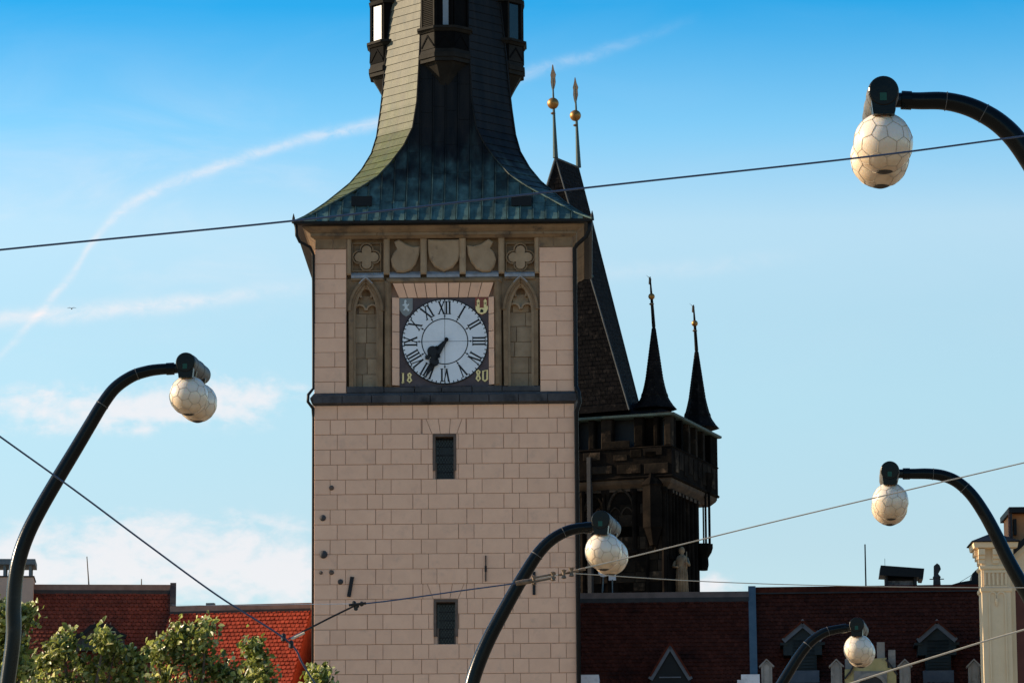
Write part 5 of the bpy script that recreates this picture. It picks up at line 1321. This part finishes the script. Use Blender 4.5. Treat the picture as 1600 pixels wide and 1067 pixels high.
for y_ in (-3, 3.0): MB().tube([P(832, 906 + y_, YW + 1.36) - o2, P(868, 899 + y_, YW + 1.5) - o2], .013, 6).build('link', 'fitting', sp2)
for px, py in ((834, 906), (864, 900), (881, 896.5), (893, 893.5)):
    MB().lathe([(.01, -.06), (.035, -.05), (.02, -.02), (.02, .02), (.035, .05), (.01, .06)], P(px, py, YW + 1.45) - o2, 8).build('shackle', 'fitting', sp2)
for i in range(4): MB().tube([P(872 + i * 11, 898 - i * 2.6, YW + 1.5) - o2, P(882 + i * 11, 896 - i * 2.6, YW + 1.5) - o2], [.012, .022], 6).build('link', 'fitting', sp2)
cable('overhead_cable', 'thin level wire running from the left roof ridge to the clamp on the tower wall', [(268, 944.5, 148.6), (340, 945.5, 118), (490, 943.5, 64), (556, 943, YW + .17)], .004, 'cable')
cable('overhead_cable', 'thin pale wire running level along the dark roof ridges to the cream house', [(895, 895.5, YW + 1.8), (930, 897.5, YW + 1.9), (1100, 908, YW + 2.2), (1300, 914.5, YW + 2.6), (1530, 917.5, YW + 3), (1900, 918, YW + 3.6)], .0055, 'cable_l')
cable('overhead_cable', 'bright pale cable slanting across the lower right corner', [(1180, 1117, 46), (1330, 1067, 46), (1470, 1022.5, 46), (1610, 980.5, 46), (1900, 900, 46)], .0105, 'cable_l')

# ================================================================== TREES
def tree(label, Y, trunk_px, clumps, seed, n_leaf, size=.086):
    rr = random.Random(seed)
    tp = P(trunk_px, 1067, Y); base = Vector((tp.x, Y, 0))
    root = thing('leafy_tree', label, 'tree', base, 0, 'trees along the embankment')
    br = MB(); lf = MB(); tops = []
    fork = Vector((0, 0, P(trunk_px, 1300, Y).z))
    br.tube([(0, 0, 0), (.03, .02, fork.z * .5), tuple(fork)], [.2, .16, .12], 9)
    for (px, py, rx, rz, dy) in clumps:
        c = P(px, py, Y + dy) - base
        mid = fork.lerp(c, .55) + Vector((rr.uniform(-.1, .1), rr.uniform(-.1, .1), .25))
        br.tube([tuple(fork), tuple(mid), tuple(c)], [.07, .04, .015], 6)
        ax, az = rx / F * Y, rz / F * Y; ay = max(ax, .5)
        # twigs inside the clump carry the leaves
        nt_ = max(16, int(n_leaf * ax * az * 9 / 14))
        for _ in range(nt_):
            d = Vector((rr.gauss(0, 1), rr.gauss(0, 1), rr.gauss(0, 1) + .35)).normalized(); f = rr.random() ** .5 * (1.0 if rr.random() < .8 else rr.uniform(1.0, 1.45))
            tip = c + Vector((d.x * ax * f, d.y * ay * f, d.z * az * f))
            tw0 = c.lerp(tip, .4)
            br.tube([tuple(tw0), tuple(tip)], [.010, .004], 3, False)
            for k in range(14):
                p = tw0.lerp(tip, rr.uniform(.2, 1.08)) + Vector((rr.gauss(0, .09), rr.gauss(0, .09), rr.gauss(0, .09)))
                nrm = Vector((rr.gauss(-.75, .7), rr.gauss(-.3, .7), rr.gauss(.55, .55))).normalized()
                t = nrm.orthogonal().normalized(); t = Quaternion(nrm, rr.uniform(0, 2 * pi)) @ t; b = nrm.cross(t)
                s = size * rr.uniform(.6, 1.25); cu_ = nrm * s * .18
                o = len(lf.v)
                lf.v += [tuple(p - t * s * .75), tuple(p - t * s * .15 + b * s * .52 + cu_), tuple(p + t * s * .35 + b * s * .36 + cu_), tuple(p + t * s * .8), tuple(p + t * s * .35 - b * s * .36 + cu_), tuple(p - t * s * .15 - b * s * .52 + cu_)]
                lf.f += [(o, o + 1, o + 2, o + 3), (o, o + 3, o + 4, o + 5)]
    br.build('trunk', 'bark', root)
    me = bpy.data.meshes.new('crown'); me.from_pydata(lf.v, [], lf.f); me.materials.append(M['leaf'])
    ob('crown', me, root, kind='stuff')
    return root
tree('broad leafy tree with two light green tops left of the tall roofs ornate dormer', 74, 130,
     [(100, 1018, 30, 28, 0), (102, 1003, 16, 18, .1), (75, 1045, 26, 26, .2), (162, 1000, 18, 20, -.2), (178, 1022, 32, 26, 0), (140, 1048, 40, 30, .3), (200, 1052, 30, 30, .2), (110, 1070, 50, 26, 0), (170, 1085, 60, 30, .3), (215, 1035, 16, 18, 0), (60, 1080, 30, 26, 0), (228, 1085, 34, 30, .2)], 21, 140)
tree('leafy tree with a tall rounded crown in front of the bright red roof', 76, 300,
     [(285, 990, 24, 18, 0), (322, 988, 22, 18, .1), (270, 1012, 28, 22, .2), (320, 1012, 34, 24, -.2), (300, 1040, 48, 28, 0), (255, 1058, 30, 28, .2), (345, 1052, 26, 26, .1), (300, 1080, 62, 30, .3), (245, 1020, 14, 12, 0), (372, 1060, 22, 20, 0), (360, 1085, 34, 24, 0)], 22, 140)
tree('slim tree top with a narrow leafy tip just left of the clock tower', 73, 405,
     [(397, 1013, 15, 13, 0), (402, 1035, 13, 14, .1), (408, 1058, 24, 18, 0), (390, 1078, 30, 22, .2), (420, 1085, 26, 20, 0)], 23, 140)
tree('tree half cut by the left edge behind the lamp pole', 66, -30,
     [(5, 960, 22, 22, 0), (22, 985, 20, 22, .1), (-10, 1000, 30, 34, 0), (20, 1020, 24, 26, .2), (0, 1050, 36, 34, 0), (40, 962, 5, 9, .0), (38, 1045, 12, 12, 0), (-40, 1030, 40, 50, 0), (10, 1090, 40, 30, 0)], 24, 140)
tree('small sprig of leaves at the foot of the clock tower wall', 72, 500,
     [(500, 1056, 7, 8, 0), (496, 1070, 10, 9, .1), (508, 1084, 14, 12, 0)], 25, 140)

# ================================================================== a gull far off in the sky
gl = P(112, 482.5, 260)
b = thing('gull', 'tiny grey bird gliding in the pale sky left of the clock', 'bird', gl)
MB().lathe([(.005, -.18), (.035, -.1), (.045, 0), (.03, .1), (.008, .2)], (0, 0, 0), 8, 'y').build('body', 'darktrim', b, smooth=True)
for sx in (-1, 1):
    MB().add([(0, -.05, .02), (0, .06, .02), (sx * .12, .05, .07), (sx * .13, -.05, .07), (sx * .30, .0, .03), (0, -.05, .035), (0, .06, .035), (sx * .12, .05, .085), (sx * .13, -.05, .085), (sx * .30, .0, .04)],
             [(0, 1, 2, 3), (3, 2, 4), (5, 8, 7, 6), (8, 9, 7), (0, 3, 8, 5), (3, 4, 9, 8), (1, 6, 7, 2), (2, 7, 9, 4)]).build('wing', 'darktrim', b)
